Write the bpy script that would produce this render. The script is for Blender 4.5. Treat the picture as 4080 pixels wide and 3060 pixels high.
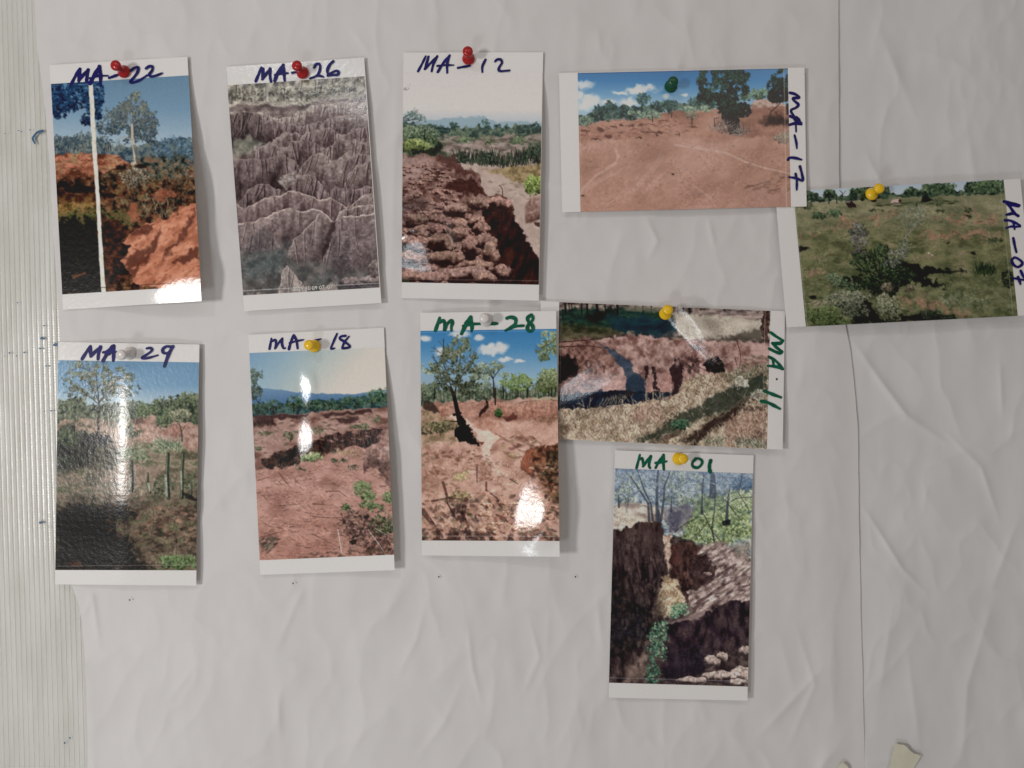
import bpy, math, random
import numpy as np
for o in list(bpy.data.objects): bpy.data.objects.remove(o, do_unlink=True)
sc = bpy.context.scene
# ---------------------------------------------------------------- camera
cam = bpy.data.cameras.new('camera'); cam.sensor_width = 36; cam.lens = 36 * .52 / .7374; cam.clip_start = .01; cam.clip_end = 20
co = bpy.data.objects.new('camera', cam); sc.collection.objects.link(co); co.location = (0, -.5285, 0); co.rotation_euler = (math.pi / 2, 0, 0); sc.camera = co
sc.render.resolution_x = 1024; sc.render.resolution_y = 768
# ---------------------------------------------------------------- light: dim room, tall window at the left, ceiling light above
wd = bpy.data.worlds.new('World'); sc.world = wd; wd.use_nodes = True; bg = wd.node_tree.nodes['Background']; bg.inputs['Color'].default_value = (1., .94, .89, 1); bg.inputs['Strength'].default_value = .215
WINDOW = (-.92, -1.05, -.09)
def area(name, loc, target, sx, sy, power, col):
    l = bpy.data.lights.new(name, 'AREA'); l.shape = 'RECTANGLE'; l.size = sx; l.size_y = sy; l.energy = power; l.color = col
    o = bpy.data.objects.new(name, l); sc.collection.objects.link(o); o.location = loc
    from mathutils import Vector
    o.rotation_euler = (Vector(target) - Vector(loc)).to_track_quat('-Z', 'Y').to_euler(); return o
LOWER = (-.45, -.90, -.70); UPPER = (-.50, -1.0, .80)
area('window_light', WINDOW, (0, 0, -.03), .15, .20, 6.0, (1., .975, .95))
area('lower_window_light', LOWER, (-.05, 0, -.05), .17, .17, 1.7, (.86, .94, 1.))
area('upper_glare_light', UPPER, (0, 0, 0), .11, .11, 1.2, (.84, .93, 1.))  # added lamp, makes the diagonal glare streak on MA 11
area('ceiling_light', (.3, -1.25, .8), (.1, 0, -.1), .9, .6, 1.6, (1., .86, .76))
vs_ = sc.view_settings; vs_.view_transform = 'Standard'; vs_.look = 'None'; vs_.exposure = .02; vs_.gamma = 1; vs_.use_curve_mapping = False

# ---------------------------------------------------------------- painter for the printed pictures
def _h(ix, iy, seed):
    n = (ix.astype(np.int64) * 374761393 + iy.astype(np.int64) * 668265263 + seed * 974634777) & 0x7fffffff
    n = ((n ^ (n >> 13)) * 1274126177) & 0x7fffffff
    n = (n ^ (n >> 16)) & 0xffff
    return n / 65535.0
def vnoise(x, y, seed=0):
    x0 = np.floor(x); y0 = np.floor(y); fx = x - x0; fy = y - y0
    fx = fx * fx * (3 - 2 * fx); fy = fy * fy * (3 - 2 * fy)
    a = _h(x0, y0, seed); b = _h(x0 + 1, y0, seed); c = _h(x0, y0 + 1, seed); d = _h(x0 + 1, y0 + 1, seed)
    return (a * (1 - fx) + b * fx) * (1 - fy) + (c * (1 - fx) + d * fx) * fy
def sst(a, b, x):
    t = np.clip((x - a) / (b - a + 1e-9), 0, 1); return t * t * (3 - 2 * t)

class Cv:
    """A picture painted in the coordinates (X right, Y down) in which its corners were measured."""
    def __init__(s, TL, TR, BR, BL, W, H, seed=1):
        s.W, s.H = W, H
        u = np.linspace(0, 1, W)[None, :]; v = np.linspace(0, 1, H)[:, None]
        f = lambda i: (TL[i] * (1 - u) + TR[i] * u) * (1 - v) + (BL[i] * (1 - u) + BR[i] * u) * v
        s.X, s.Y = f(0), f(1)
        s.TL, s.TR, s.BR, s.BL = [np.array(p, float) for p in (TL, TR, BR, BL)]
        s.ex = (s.TR - s.TL + s.BR - s.BL) / 2; s.ey = (s.BL - s.TL + s.BR - s.TR) / 2
        s.M = np.linalg.inv(np.array([s.ex, s.ey]).T)
        s.c0 = (s.TL + s.TR + s.BR + s.BL) / 4
        s.px = np.hypot(*s.ex) / W
        s.C = np.zeros((H, W, 3)); s.rng = random.Random(seed); s.seed = seed * 101
    def ij(s, x, y):
        a = s.M @ (np.array([x, y]) - s.c0); return (a[0] + .5) * (s.W - 1), (a[1] + .5) * (s.H - 1)
    def win(s, x, y, r):
        i, j = s.ij(x, y); k = r / s.px + 4
        i0, i1 = max(0, int(i - k)), min(s.W, int(i + k) + 2); j0, j1 = max(0, int(j - k)), min(s.H, int(j + k) + 2)
        return (slice(j0, j1), slice(i0, i1)) if i0 < i1 and j0 < j1 else None
    def fbm(s, sc, oc=4, seed=0, sx=1, sy=1, ang=0, gain=.5):
        ca, sa = math.cos(ang), math.sin(ang)
        x = (s.X * ca + s.Y * sa) / (sc * sx); y = (-s.X * sa + s.Y * ca) / (sc * sy)
        o = 0; a = 1; t = 0
        for k in range(oc):
            o = o + a * vnoise(x + 17.3 * k, y - 9.1 * k, s.seed + seed * 13 + k); t += a; a *= gain; x = x * 2.03; y = y * 2.03
        return o / t
    def tex(s, cols, sc, oc=4, seed=0, lo=.28, hi=.72, **k):
        n = np.clip((s.fbm(sc, oc, seed, **k) - lo) / (hi - lo), 0, 1); m = len(cols) - 1
        out = np.zeros((s.H, s.W, 3)); p = np.linspace(0, 1, m + 1)
        for q in range(3): out[..., q] = np.interp(n, p, [c[q] for c in cols])
        return out
    def mix(s, m, col, a=1):
        m = np.clip(m * a, 0, 1)[..., None]; s.C = s.C * (1 - m) + np.asarray(col, float) * m
    def vgrad(s, stops, D=None):
        D = s.Y if D is None else D
        return np.stack([np.interp(D, [p[0] for p in stops], [p[1][q] for p in stops]) for q in range(3)], -1)
    def jit(s, amp, sc, seed=0):
        if not amp: return s.X, s.Y
        return s.X + amp * 2 * (s.fbm(sc, 3, seed + 51) - .5) * 2, s.Y + amp * 2 * (s.fbm(sc, 3, seed + 87) - .5) * 2
    def below(s, pts, soft=6, amp=0, sc=30, seed=0):
        x, y = s.jit(amp, sc, seed)
        return sst(-soft / 2, soft / 2, y - np.interp(x, [p[0] for p in pts], [p[1] for p in pts]))
    def poly(s, pts, soft=8, amp=0, sc=30, seed=0):
        x, y = s.jit(amp, sc, seed); ins = np.zeros(x.shape, bool); d2 = np.full(x.shape, 1e12); n = len(pts)
        for k in range(n):
            (x0, y0), (x1, y1) = pts[k], pts[(k + 1) % n]
            if y0 != y1:
                cr = ((y0 > y) != (y1 > y)) & (x < (x1 - x0) * (y - y0) / (y1 - y0) + x0); ins ^= cr
            dx, dy = x1 - x0, y1 - y0; t = np.clip(((x - x0) * dx + (y - y0) * dy) / (dx * dx + dy * dy + 1e-9), 0, 1)
            d2 = np.minimum(d2, (x - x0 - t * dx) ** 2 + (y - y0 - t * dy) ** 2)
        d = np.sqrt(d2) * np.where(ins, 1, -1)
        return sst(-soft / 2, soft / 2, d)
    def ell(s, cx, cy, rx, ry, soft=.2, amp=0, sc=30, seed=0):
        x, y = s.jit(amp, sc, seed)
        return sst(1 + soft, 1 - soft, np.hypot((x - cx) / rx, (y - cy) / ry))
    # small marks
    def dab(s, x, y, rx, ry, ang, col, a):
        w = s.win(x, y, max(rx, ry))
        if w is None: return
        X = s.X[w] - x; Y = s.Y[w] - y; ca, sa = math.cos(ang), math.sin(ang)
        rx = max(rx, s.px * .6); ry = max(ry, s.px * .6)
        d = np.hypot((X * ca + Y * sa) / rx, (-X * sa + Y * ca) / ry); e = s.px / min(rx, ry) * .7
        m = (np.clip((1 + e - d) / (2 * e), 0, 1) * a)[..., None]
        s.C[w] = s.C[w] * (1 - m) + np.asarray(col, float) * m
    def line(s, pts, w0, w1, col, a=1.):
        n = len(pts) - 1
        for k in range(n):
            (x0, y0), (x1, y1) = pts[k], pts[k + 1]; L = math.hypot(x1 - x0, y1 - y0)
            w = s.win((x0 + x1) / 2, (y0 + y1) / 2, L / 2 + w0)
            if w is None: continue
            X = s.X[w]; Y = s.Y[w]; dx, dy = x1 - x0, y1 - y0
            t = np.clip(((X - x0) * dx + (Y - y0) * dy) / (L * L + 1e-9), 0, 1)
            d = np.hypot(X - x0 - t * dx, Y - y0 - t * dy)
            hw = (w0 + (w1 - w0) * (k + t) / n) / 2; al = a * np.clip(hw * 2 / s.px, 0, 1); hw = np.maximum(hw, s.px * .5)
            m = (np.clip((hw - d) / s.px + .5, 0, 1) * al)[..., None]
            s.C[w] = s.C[w] * (1 - m) + np.asarray(col, float) * m
    def pick(s, m, n):
        """n random places inside mask m"""
        p = m.ravel().copy(); p[p < .05] = 0; t = p.sum()
        if t <= 0: return []
        k = np.random.RandomState(s.seed + s.rng.randrange(9999)).choice(p.size, n, p=p / t)
        return [(s.X.flat[i], s.Y.flat[i]) for i in k]
    def var(s, col, v):
        k = 1 + s.rng.uniform(-v, v); return tuple(min(255, q * k * (1 + s.rng.uniform(-.025, .025))) for q in col)
    def dabs(s, m, n, rx, ry, cols, a=.8, ang=0, spread=.5, v=.15):
        r = s.rng
        for x, y in s.pick(m, n):
            k = r.uniform(.5, 1.4); s.dab(x, y, rx * k, ry * k, ang + r.uniform(-spread, spread), s.var(r.choice(cols), v), a * r.uniform(.5, 1))
    def grass(s, m, n, ln, w, cols, a=.8, ang=-1.57, spread=.5, v=.15):
        r = s.rng
        for x, y in s.pick(m, n):
            L = ln * r.uniform(.5, 1.4); b = ang + r.uniform(-spread, spread)
            s.line([(x, y), (x + L * math.cos(b), y + L * math.sin(b))], w, w * .4, s.var(r.choice(cols), v), a * r.uniform(.5, 1))
    def leaves(s, lobes, n, size, cols, a=.85, thr=.45, sc=28, seed=0, asp=.6, shade=True):
        """crown built of leaf dabs; lobes are (cx, cy, rx, ry); cols from shaded to lit"""
        m = np.zeros_like(s.X)
        for (cx, cy, rx, ry) in lobes: m = np.maximum(m, s.ell(cx, cy, rx, ry, .25, rx * .12, rx * .4, seed))
        n = int(n * 1.9); size *= .64
        nz = s.fbm(sc, 3, 31 + seed); m = m * sst(thr - .12, thr + .12, nz)
        ty = min(l[1] - l[3] for l in lobes); by = max(l[1] + l[3] for l in lobes); r = s.rng; pts = s.pick(m, n)
        pts.sort(key=lambda p: -p[1] + r.uniform(-60, 60)); lo = cols[0]; cols = [tuple(.6 * q for q in lo)] + list(cols) + [tuple(min(255, 1.22 * q + 4) for q in cols[-1])]
        for x, y in pts:
            q = (1 - (y - ty) / (by - ty + 1e-6)) * .4 + r.uniform(0, .7); i = min(len(cols) - 1, int(q * len(cols)))
            k = r.uniform(.5, 1.5); s.dab(x, y, size * k, size * k * asp, r.uniform(0, 3.14), s.var(cols[i], .15), a * r.uniform(.5, 1))
    def branch(s, x, y, ang, ln, w, col, depth, spread=.5, a=.9, curl=.25):
        r = s.rng; pts = [(x, y)]; b = ang
        for k in range(3):
            b += r.uniform(-curl, curl); x += ln / 3 * math.cos(b); y += ln / 3 * math.sin(b); pts.append((x, y))
        s.line(pts, w, w * .65, col, a)
        if depth > 0:
            for k in range(r.choice((2, 2, 3))):
                s.branch(x, y, b + r.uniform(-spread, spread) * 1.2, ln * r.uniform(.6, .85), w * .62, col, depth - 1, spread, a, curl)
    def ridge(s, pts, top, bot, depth, rim=None, rimw=8, amp=8, sc=40, seed=0, streak=.5, stsc=16, lean=0., fk=.35, spur=0):
        """an eroded face below a crest: lit rim, fluted slope that darkens with the drop"""
        x, y = s.jit(amp, sc, seed); yr = np.interp(x, [p[0] for p in pts], [p[1] for p in pts]); d = y - yr
        x0, x1 = pts[0][0], pts[-1][0]
        m = sst(-3, 4, d) * sst(x0 - 4, x0 + 10, s.X) * sst(x1 + 4, x1 - 10, s.X) * sst(depth * 1.35, depth * 1.0, d)
        st = s.fbm(stsc, 3, seed + 5, sx=1, sy=4, ang=lean); gr = s.fbm(14, 3, seed + 9)
        t = np.clip(d / depth + (st - .5) * streak * 2, 0, 1)[..., None]
        c = np.asarray(top, float) * (1 - t) + np.asarray(bot, float) * t; c = c * (1 + (gr - .5) * .5)[..., None]
        s.mix(m, c)
        wx, wy = s.jit(stsc * .5, stsc * 1.6, seed + 60); fl = .65 * vnoise(wx / (stsc * .75) + wy * .01, wy / (stsc * 3.4), s.seed + seed * 5) + .35 * s.fbm(10, 2, seed + 22)
        s.mix(m * sst(.5, .75, fl) * sst(2, 22, d), np.asarray(bot, float) * .6, .7 * fk); s.mix(m * sst(.48, .25, fl) * sst(depth, depth * .3, d), np.asarray(top, float) * 1.14, .6 * fk)
        if spur:
            r = s.rng
            for k in range(spur):
                x0_ = r.uniform(x0 + 5, x1 - 5); y0_ = float(np.interp(x0_, [p[0] for p in pts], [p[1] for p in pts])) + 4; P = [(x0_, y0_)]; dx = -.12 + r.uniform(-.22, .22); n_ = 5; dl = depth * r.uniform(.45, .9) / n_
                for q in range(n_): dx += r.uniform(-.14, .14); P.append((P[-1][0] + dx * dl, P[-1][1] + dl))
                w_ = r.uniform(5, 10); s.line([(a + w_ * .8, b) for a, b in P], w_ * 1.1, w_ * .7, np.asarray(bot, float) * .72, .55); s.line(P, w_, w_ * .4, np.asarray(top, float) * 1.12, .5)
        if rim is not None: s.mix(m * sst(rimw, 0, d) * sst(.3, .6, s.fbm(50, 2, seed + 3)), rim, .85)
    def boulder(s, cx, cy, rx, ry, lit, dark, seed=0, amp=.16, split=.15, lean=-.25):
        w = s.win(cx, cy, max(rx, ry) * 1.5)
        if w is None: return
        X = s.X[w] - cx; Y = s.Y[w] - cy; sd = s.seed + seed * 7
        f = max(rx, ry) * .5
        jx = (vnoise(s.X[w] / f, s.Y[w] / f, sd) - .5 + .5 * (vnoise(s.X[w] / f * 3, s.Y[w] / f * 3, sd + 1) - .5)) * 2 * amp * rx
        jy = (vnoise(s.X[w] / f, s.Y[w] / f, sd + 2) - .5 + .5 * (vnoise(s.X[w] / f * 3, s.Y[w] / f * 3, sd + 3) - .5)) * 2 * amp * ry
        X = X + jx; Y = Y + jy; d = np.hypot(X / rx, Y / ry); m = np.clip((1.04 - d) / .1, 0, 1)
        g = vnoise(s.X[w] / 9, s.Y[w] / 9, sd + 5); g2 = vnoise(s.X[w] / 20, s.Y[w] / 20, sd + 6)
        t = sst(split - .45, split + .45, Y / ry + lean * X / rx + (g2 - .5) * .7)[..., None]
        c = np.asarray(lit, float) * (1 - t) + np.asarray(dark, float) * t; c = c * (.78 + .44 * g)[..., None]
        m = m[..., None]; s.C[w] = s.C[w] * (1 - m) + c * m
    def grain(s, amt=.06, sc=7, seed=77):
        s.C = s.C * (1 + (s.fbm(sc, 2, seed) - .5) * 2 * amt)[..., None]
    def crunch(s, m, amt=.3, sc=9, seed=5):
        n = s.fbm(sc, 2, seed + 300, gain=.7) - .5; n2 = s.fbm(sc * 3, 2, seed + 301) - .5
        big = sst(.3, .62, s.fbm(sc * 7, 3, seed + 302)); s.C = s.C * np.exp(m * (n * 2.2 * (.2 + .8 * big) + n2 * .8) * amt * .62)[..., None]
    def edge_line(s, p0, p1, col=(190, 185, 180), w=3, a=.45): s.line([p0, p1], w, w, col, a)
def paint_22(c):
    X, Y = c.X, c.Y
    c.C = c.vgrad([(180, (96, 126, 150)), (380, (112, 142, 166)), (560, (150, 170, 184)), (640, (150, 160, 160))])
    c.mix(sst(500, 80, X) * sst(420, 200, Y), (58, 104, 152), .55)
    # far trees
    c.mix(c.below([(80, 560), (150, 538), (250, 525), (330, 530), (430, 575), (520, 600), (640, 575), (700, 570), (790, 545), (920, 545)], 14, 16, 30), c.tex([(48, 64, 78), (84, 100, 106), (112, 120, 112)], 22, 4, 1))
    c.leaves([(130, 570, 50, 34), (270, 570, 80, 48), (390, 580, 50, 40)], 300, 9, [(42, 56, 66), (60, 78, 90), (96, 106, 106)], thr=.4)
    c.leaves([(810, 620, 110, 75), (880, 700, 60, 60)], 420, 9, [(44, 58, 70), (58, 84, 108), (90, 112, 124)], thr=.38, seed=4)
    c.grass(c.poly([(90, 600), (500, 590), (500, 640), (90, 640)], 6), 120, 34, 4, [(150, 150, 140), (40, 52, 60), (110, 118, 118)], spread=.15)
    # soil band and middle ground
    c.mix(c.below([(80, 648), (250, 635), (380, 640), (480, 660), (560, 700), (640, 665), (760, 690), (930, 720)], 10, 10, 30), c.tex([(88, 48, 34), (150, 88, 62), (176, 108, 82), (150, 118, 80)], 46, 5, 2, sx=1.6))
    c.dabs(c.poly([(90, 655), (470, 650), (540, 700), (360, 740), (90, 760)], 10), 130, 16, 6, [(182, 110, 86), (120, 62, 46), (150, 116, 84)], .6)
    c.mix(c.poly([(600, 655), (920, 660), (930, 900), (700, 860), (560, 720)], 40, 20), c.tex([(34, 38, 38), (66, 72, 66), (98, 98, 84), (130, 92, 70)], 22, 4, 3))
    c.mix(c.below([(80, 770), (250, 790), (400, 740), (470, 720), (560, 705), (700, 800), (930, 780)], 30, 20), c.tex([(22, 16, 16), (58, 40, 32), (104, 62, 44), (118, 92, 58)], 30, 5, 4))
    c.dabs(c.poly([(420, 740), (920, 720), (930, 930), (600, 1050), (380, 1040), (370, 800)], 20), 500, 12, 6, [(30, 24, 22), (90, 86, 62), (120, 62, 44), (60, 56, 44), (140, 120, 86)], .6, spread=1.5)
    c.grass(c.poly([(500, 720), (920, 720), (930, 900), (560, 1000)], 20), 260, 34, 4, [(130, 124, 98), (96, 92, 70), (36, 30, 26), (70, 70, 58)], .7, spread=.9)
    c.mix(c.poly([(660, 880), (740, 845), (850, 870), (800, 900), (690, 925)], 20, 10), (158, 84, 60), .7)
    c.mix(c.poly([(110, 810), (230, 820), (340, 850), (480, 880), (440, 910), (340, 880), (110, 850)], 16, 10), (26, 14, 14), .85)
    c.mix(c.poly([(110, 880), (340, 870), (350, 930), (120, 960)], 20, 14), c.tex([(60, 32, 22), (120, 84, 46)], 26, 3, 6), .9)
    c.mix(c.poly([(110, 930), (340, 920), (350, 1010), (120, 1010)], 20, 14), c.tex([(70, 58, 30), (132, 100, 52), (150, 116, 64)], 22, 3, 7), .9)
    c.mix(c.poly([(115, 990), (350, 970), (560, 990), (560, 1060), (360, 1080), (120, 1040)], 26, 20), c.tex([(30, 32, 20), (70, 76, 42), (98, 100, 58), (104, 70, 48)], 20, 4, 8), .8)
    c.mix(c.poly([(540, 940), (590, 930), (590, 1040), (540, 1040)], 20, 10), (160, 90, 62), .8)
    c.grass(c.poly([(640, 880), (800, 930), (800, 1030), (560, 1030)], 10), 60, 40, 4, [(170, 150, 120), (120, 110, 84)], .7, spread=.7)
    # dark foreground
    c.mix(c.poly([(370, 1000), (600, 1080), (560, 1160), (640, 1260), (520, 1400), (380, 1470), (360, 1100)], 40, 26), c.tex([(20, 10, 10), (52, 32, 26), (92, 52, 38)], 24, 4, 9), .9)
    c.mix(c.poly([(90, 1040), (250, 1030), (345, 1060), (375, 1250), (380, 1480), (140, 1480)], 30, 24), c.tex([(5, 6, 8), (18, 20, 20), (40, 40, 32)], 18, 4, 10))
    c.mix(c.poly([(200, 1360), (280, 1335), (290, 1350), (210, 1380)], 10, 4), (112, 74, 52), .8)
    # sunlit bank
    bank = c.poly([(960, 905), (850, 960), (790, 1020), (640, 1048), (590, 1100), (510, 1150), (560, 1190), (480, 1280), (570, 1350), (540, 1420), (990, 1450), (990, 905)], 14, 16, 40)
    c.mix(bank, c.tex([(160, 92, 66), (192, 118, 88), (208, 138, 106)], 60, 4, 11, ang=-.6, sy=.5))
    for p in ([(915, 985), (935, 975), (900, 1070), (840, 1150), (780, 1230), (730, 1280), (770, 1200), (850, 1110)], [(520, 1240), (640, 1200), (740, 1080), (700, 1190), (640, 1270), (560, 1390), (500, 1350)], [(800, 1270), (940, 1190), (950, 1260), (850, 1300)], [(600, 1060), (700, 1060), (660, 1110), (560, 1140)]):
        c.mix(c.poly(p, 20, 14, 40) * bank, (88, 46, 36), .85)
    c.dabs(bank, 150, 9, 5, [(110, 58, 42), (210, 136, 100)], .45, ang=-.6)
    # crown upper left and the pale tree
    c.leaves([(190, 250, 130, 120), (330, 290, 56, 110), (130, 380, 50, 50), (290, 440, 34, 30), (350, 420, 26, 26)], 900, 13, [(16, 28, 50), (26, 46, 76), (44, 74, 106)], thr=.4, asp=.5, a=.95)
    c.leaves([(540, 450, 150, 105), (580, 320, 46, 46), (650, 500, 56, 80), (450, 480, 100, 50), (560, 380, 90, 60)], 1300, 9, [(46, 62, 78), (64, 80, 92), (88, 98, 98), (108, 112, 98)], thr=.42, sc=34, a=.85)
    for k in range(14): c.branch(562, 540 - 8 * k, -1.57 + c.rng.uniform(-1.1, 1.1), 60, 4, (96, 96, 92), 2, .5, .6)
    c.line([(556, 470), (560, 560), (572, 640), (578, 690), (560, 700)], 13, 20, (176, 166, 150)); c.line([(560, 560), (510, 540), (470, 555)], 6, 3, (150, 144, 134)); c.line([(566, 590), (582, 660), (585, 692)], 6, 8, (98, 88, 80))
    c.leaves([(580, 780, 90, 60)], 160, 9, [(40, 40, 36), (96, 96, 80), (134, 126, 110)], thr=.4)
    c.mix(c.ell(610, 715, 36, 14, .4), (28, 20, 18), .8)
    # pale strip
    m = c.poly([(301, 229), (327, 229), (345, 560), (368, 930), (386, 1250), (403, 1460), (376, 1462), (360, 1200), (344, 900), (322, 600)], 6, 1.5, 24)
    c.mix(m, c.tex([(196, 190, 176), (222, 218, 206)], 26, 3, 20)); c.crunch(sst(560, 660, Y) * (1 - m) * (1 - .7 * bank), .4); c.grain(.03)
    c.edge_line((80, 236), (300, 232), (150, 170, 190)); c.edge_line((145, 1444), (963, 1395), (30, 20, 20), 4, .7)

def paint_26(c):
    X, Y = c.X, c.Y
    c.C = c.tex([(78, 72, 66), (118, 110, 98), (156, 148, 130), (182, 172, 148)], 26, 4, 1)
    for x, w in ((133, 7), (415, 6), (520, 6), (605, 7), (710, 8), (762, 5), (180, 4), (310, 4), (830, 5), (880, 4)): 
        c.line([(x, 345 - abs(x - 500) * .05), (x + c.rng.uniform(-6, 6), 270), (x + c.rng.uniform(-12, 12), 200)], w, w * .6, (56, 48, 46), .8)
    c.leaves([(200, 290, 90, 40), (420, 270, 70, 40), (590, 300, 50, 34), (700, 260, 80, 40)], 260, 11, [(62, 60, 54), (98, 94, 80), (150, 142, 118)], thr=.4)
    c.mix(c.below([(80, 345), (330, 335), (560, 330), (640, 300), (930, 270)], 10, 8), c.tex([(120, 108, 100), (150, 138, 122), (170, 158, 136)], 24, 3, 2), .8)
    c.mix(c.below([(80, 365), (260, 345), (400, 360), (560, 345), (680, 330), (930, 300)], 12, 10), c.tex([(74, 58, 56), (104, 86, 82), (134, 114, 106)], 40, 5, 3, sx=1.5))
    c.ridge([(80, 400), (300, 395), (330, 420), (420, 430), (600, 350), (720, 350), (930, 330)], (150, 130, 120), (84, 66, 66), 90, (172, 154, 136), 8, 10, 30, 1, .7, 12, spur=14)
    c.ridge([(80, 410), (170, 398), (260, 405), (310, 440), (320, 450)], (104, 84, 80), (44, 36, 38), 170, (140, 122, 114), 7, 8, 30, 2, .8, 14, spur=14)
    c.ridge([(300, 450), (360, 440), (430, 455), (520, 470), (640, 455), (700, 430), (940, 400)], (122, 102, 98), (58, 44, 46), 120, (160, 140, 128), 7, 10, 30, 3, .9, 13, spur=14)
    c.mix(sst(690, 900, X) * sst(250, 330, Y) * sst(560, 430, Y), (142, 124, 116), .5)
    c.mix(c.poly([(110, 570), (220, 540), (300, 580), (210, 650), (115, 660)], 30, 12), c.tex([(90, 92, 82), (126, 122, 108)], 20, 3, 4), .85)
    c.ridge([(210, 640), (330, 580), (420, 510), (560, 520), (690, 480), (740, 520), (940, 470)], (128, 106, 102), (66, 50, 52), 120, (158, 138, 128), 7, 14, 40, 5, .9, 16, spur=14)
    c.ridge([(330, 610), (430, 590), (560, 560), (660, 610), (760, 560), (940, 560)], (124, 102, 98), (60, 46, 48), 120, (156, 134, 124), 7, 16, 36, 6, .9, 16, spur=14)
    c.ridge([(110, 690), (200, 680), (300, 670), (420, 640), (480, 690), (520, 740)], (112, 92, 90), (46, 36, 38), 200, (140, 120, 112), 8, 10, 40, 7, .8, 22, spur=8)
    c.ridge([(500, 760), (560, 660), (630, 628), (680, 660), (720, 690), (780, 640), (860, 590), (950, 570)], (130, 108, 102), (58, 46, 48), 190, (158, 136, 126), 8, 8, 40, 8, .7, 22, spur=8)
    c.ridge([(640, 800), (680, 700), (720, 680), (760, 700), (830, 650), (950, 640)], (122, 102, 98), (56, 44, 46), 200, (146, 126, 118), 7, 8, 40, 9, .7, 22, spur=8)
    c.ridge([(770, 830), (800, 760), (860, 710), (950, 680)], (128, 106, 102), (70, 56, 56), 150, (150, 130, 122), 7, 8, 40, 10, .6, 22, spur=8)
    c.mix(c.poly([(380, 800), (480, 730), (510, 770), (430, 860)], 16, 8), c.tex([(96, 84, 80), (160, 146, 138)], 12, 2, 5), .8)
    c.ridge([(460, 830), (500, 780), (550, 765), (610, 790), (650, 840)], (122, 100, 96), (56, 44, 46), 130, (148, 126, 118), 8, 8, 40, 11, .6, 20, spur=8)
    c.ridge([(150, 940), (200, 860), (260, 818), (330, 820), (400, 860)], (112, 94, 92), (48, 38, 40), 140, (140, 122, 116), 8, 8, 40, 12, .7, 20, spur=8)
    c.ridge([(610, 870), (640, 830), (690, 870), (720, 830), (790, 850), (960, 835)], (122, 102, 100), (52, 40, 44), 140, (150, 130, 124), 8, 10, 36, 13, .7, 20, spur=8)
    c.ridge([(135, 940), (190, 955), (280, 912), (380, 885), (480, 858), (560, 885), (610, 915), (690, 900), (790, 950), (960, 870)], (126, 102, 98), (58, 44, 48), 170, (196, 160, 144), 13, 8, 40, 14, .5, 20, spur=3)
    c.ridge([(800, 960), (860, 900), (960, 870)], (140, 116, 110), (80, 64, 64), 80, (190, 158, 144), 10, 6, 40, 15, .6, 18, spur=3)
    c.ridge([(140, 1055), (240, 1040), (330, 1010), (390, 970), (450, 962), (520, 985), (600, 962), (640, 985), (720, 1040)], (128, 106, 102), (66, 56, 58), 220, (206, 172, 156), 15, 8, 40, 16, .5, 26, spur=3)
    c.ridge([(715, 1040), (770, 960), (960, 945)], (130, 108, 104), (60, 48, 50), 120, (196, 164, 150), 13, 8, 40, 17, .6, 22, spur=3)
    c.ridge([(720, 1035), (780, 1010), (980, 985)], (122, 104, 102), (74, 64, 66), 420, (204, 172, 158), 14, 8, 40, 18, .4, 40, spur=3)
    c.ridge([(430, 1260), (480, 1130), (560, 1070), (630, 1000), (680, 985), (720, 1040), (700, 1160), (640, 1260)], (130, 112, 108), (70, 60, 62), 260, (176, 152, 142), 12, 8, 40, 19, .5, 30, spur=3)
    c.ridge([(640, 1290), (690, 1160), (730, 1090), (780, 1090), (830, 1180)], (112, 98, 98), (62, 56, 58), 240, (140, 124, 120), 10, 8, 40, 20, .5, 34, spur=3)
    c.mix(c.poly([(690, 1060), (722, 1040), (700, 1160), (640, 1290), (650, 1200)], 14, 8), (40, 32, 34), .7)
    c.ridge([(150, 1200), (230, 1110), (300, 1070), (400, 1180), (420, 1260)], (104, 92, 92), (64, 60, 64), 220, (126, 112, 110), 9, 10, 40, 21, .5, 34, spur=3)
    c.mix(c.poly([(160, 1220), (290, 1230), (430, 1160), (470, 1270), (640, 1280), (760, 1340), (960, 1310), (990, 1480), (160, 1490)], 60, 24), c.tex([(60, 60, 60), (76, 76, 75), (96, 92, 90)], 36, 4, 7), .88)
    c.mix(c.poly([(165, 1270), (330, 1240), (420, 1190), (400, 1330), (180, 1380)], 60, 16), (62, 80, 80), .3)
    c.ridge([(380, 1470), (410, 1330), (430, 1295), (470, 1330), (520, 1400), (560, 1470)], (136, 122, 116), (92, 86, 84), 200, (168, 150, 142), 8, 6, 36, 22, .5, 22, spur=3)
    c.mix(c.poly([(640, 1440), (700, 1395), (740, 1440), (740, 1470), (600, 1475)], 8, 5), (134, 118, 112), .9)
    c.boulder(820, 1400, 70, 36, (120, 106, 104), (60, 54, 58), 3); c.boulder(930, 1390, 60, 34, (132, 116, 112), (66, 60, 62), 4); c.boulder(950, 1320, 40, 50, (120, 106, 102), (78, 68, 68), 5)
    c.grass(c.poly([(590, 1350), (670, 1350), (670, 1420), (590, 1420)], 20), 40, 20, 3, [(40, 60, 58), (80, 96, 92)], .6, spread=1.5)
    c.grass(c.poly([(160, 1040), (960, 1000), (960, 1300), (160, 1300)], 20), 110, 18, 2.5, [(170, 152, 142), (60, 52, 54)], .5, spread=1.5)
    c.C *= .95; c.grain(.08, 30, 5)
    c.edge_line((176, 1450), (460, 1434), (170, 170, 168), 4, .6); c.edge_line((706, 1418), (980, 1405), (170, 170, 168), 4, .6)
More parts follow.
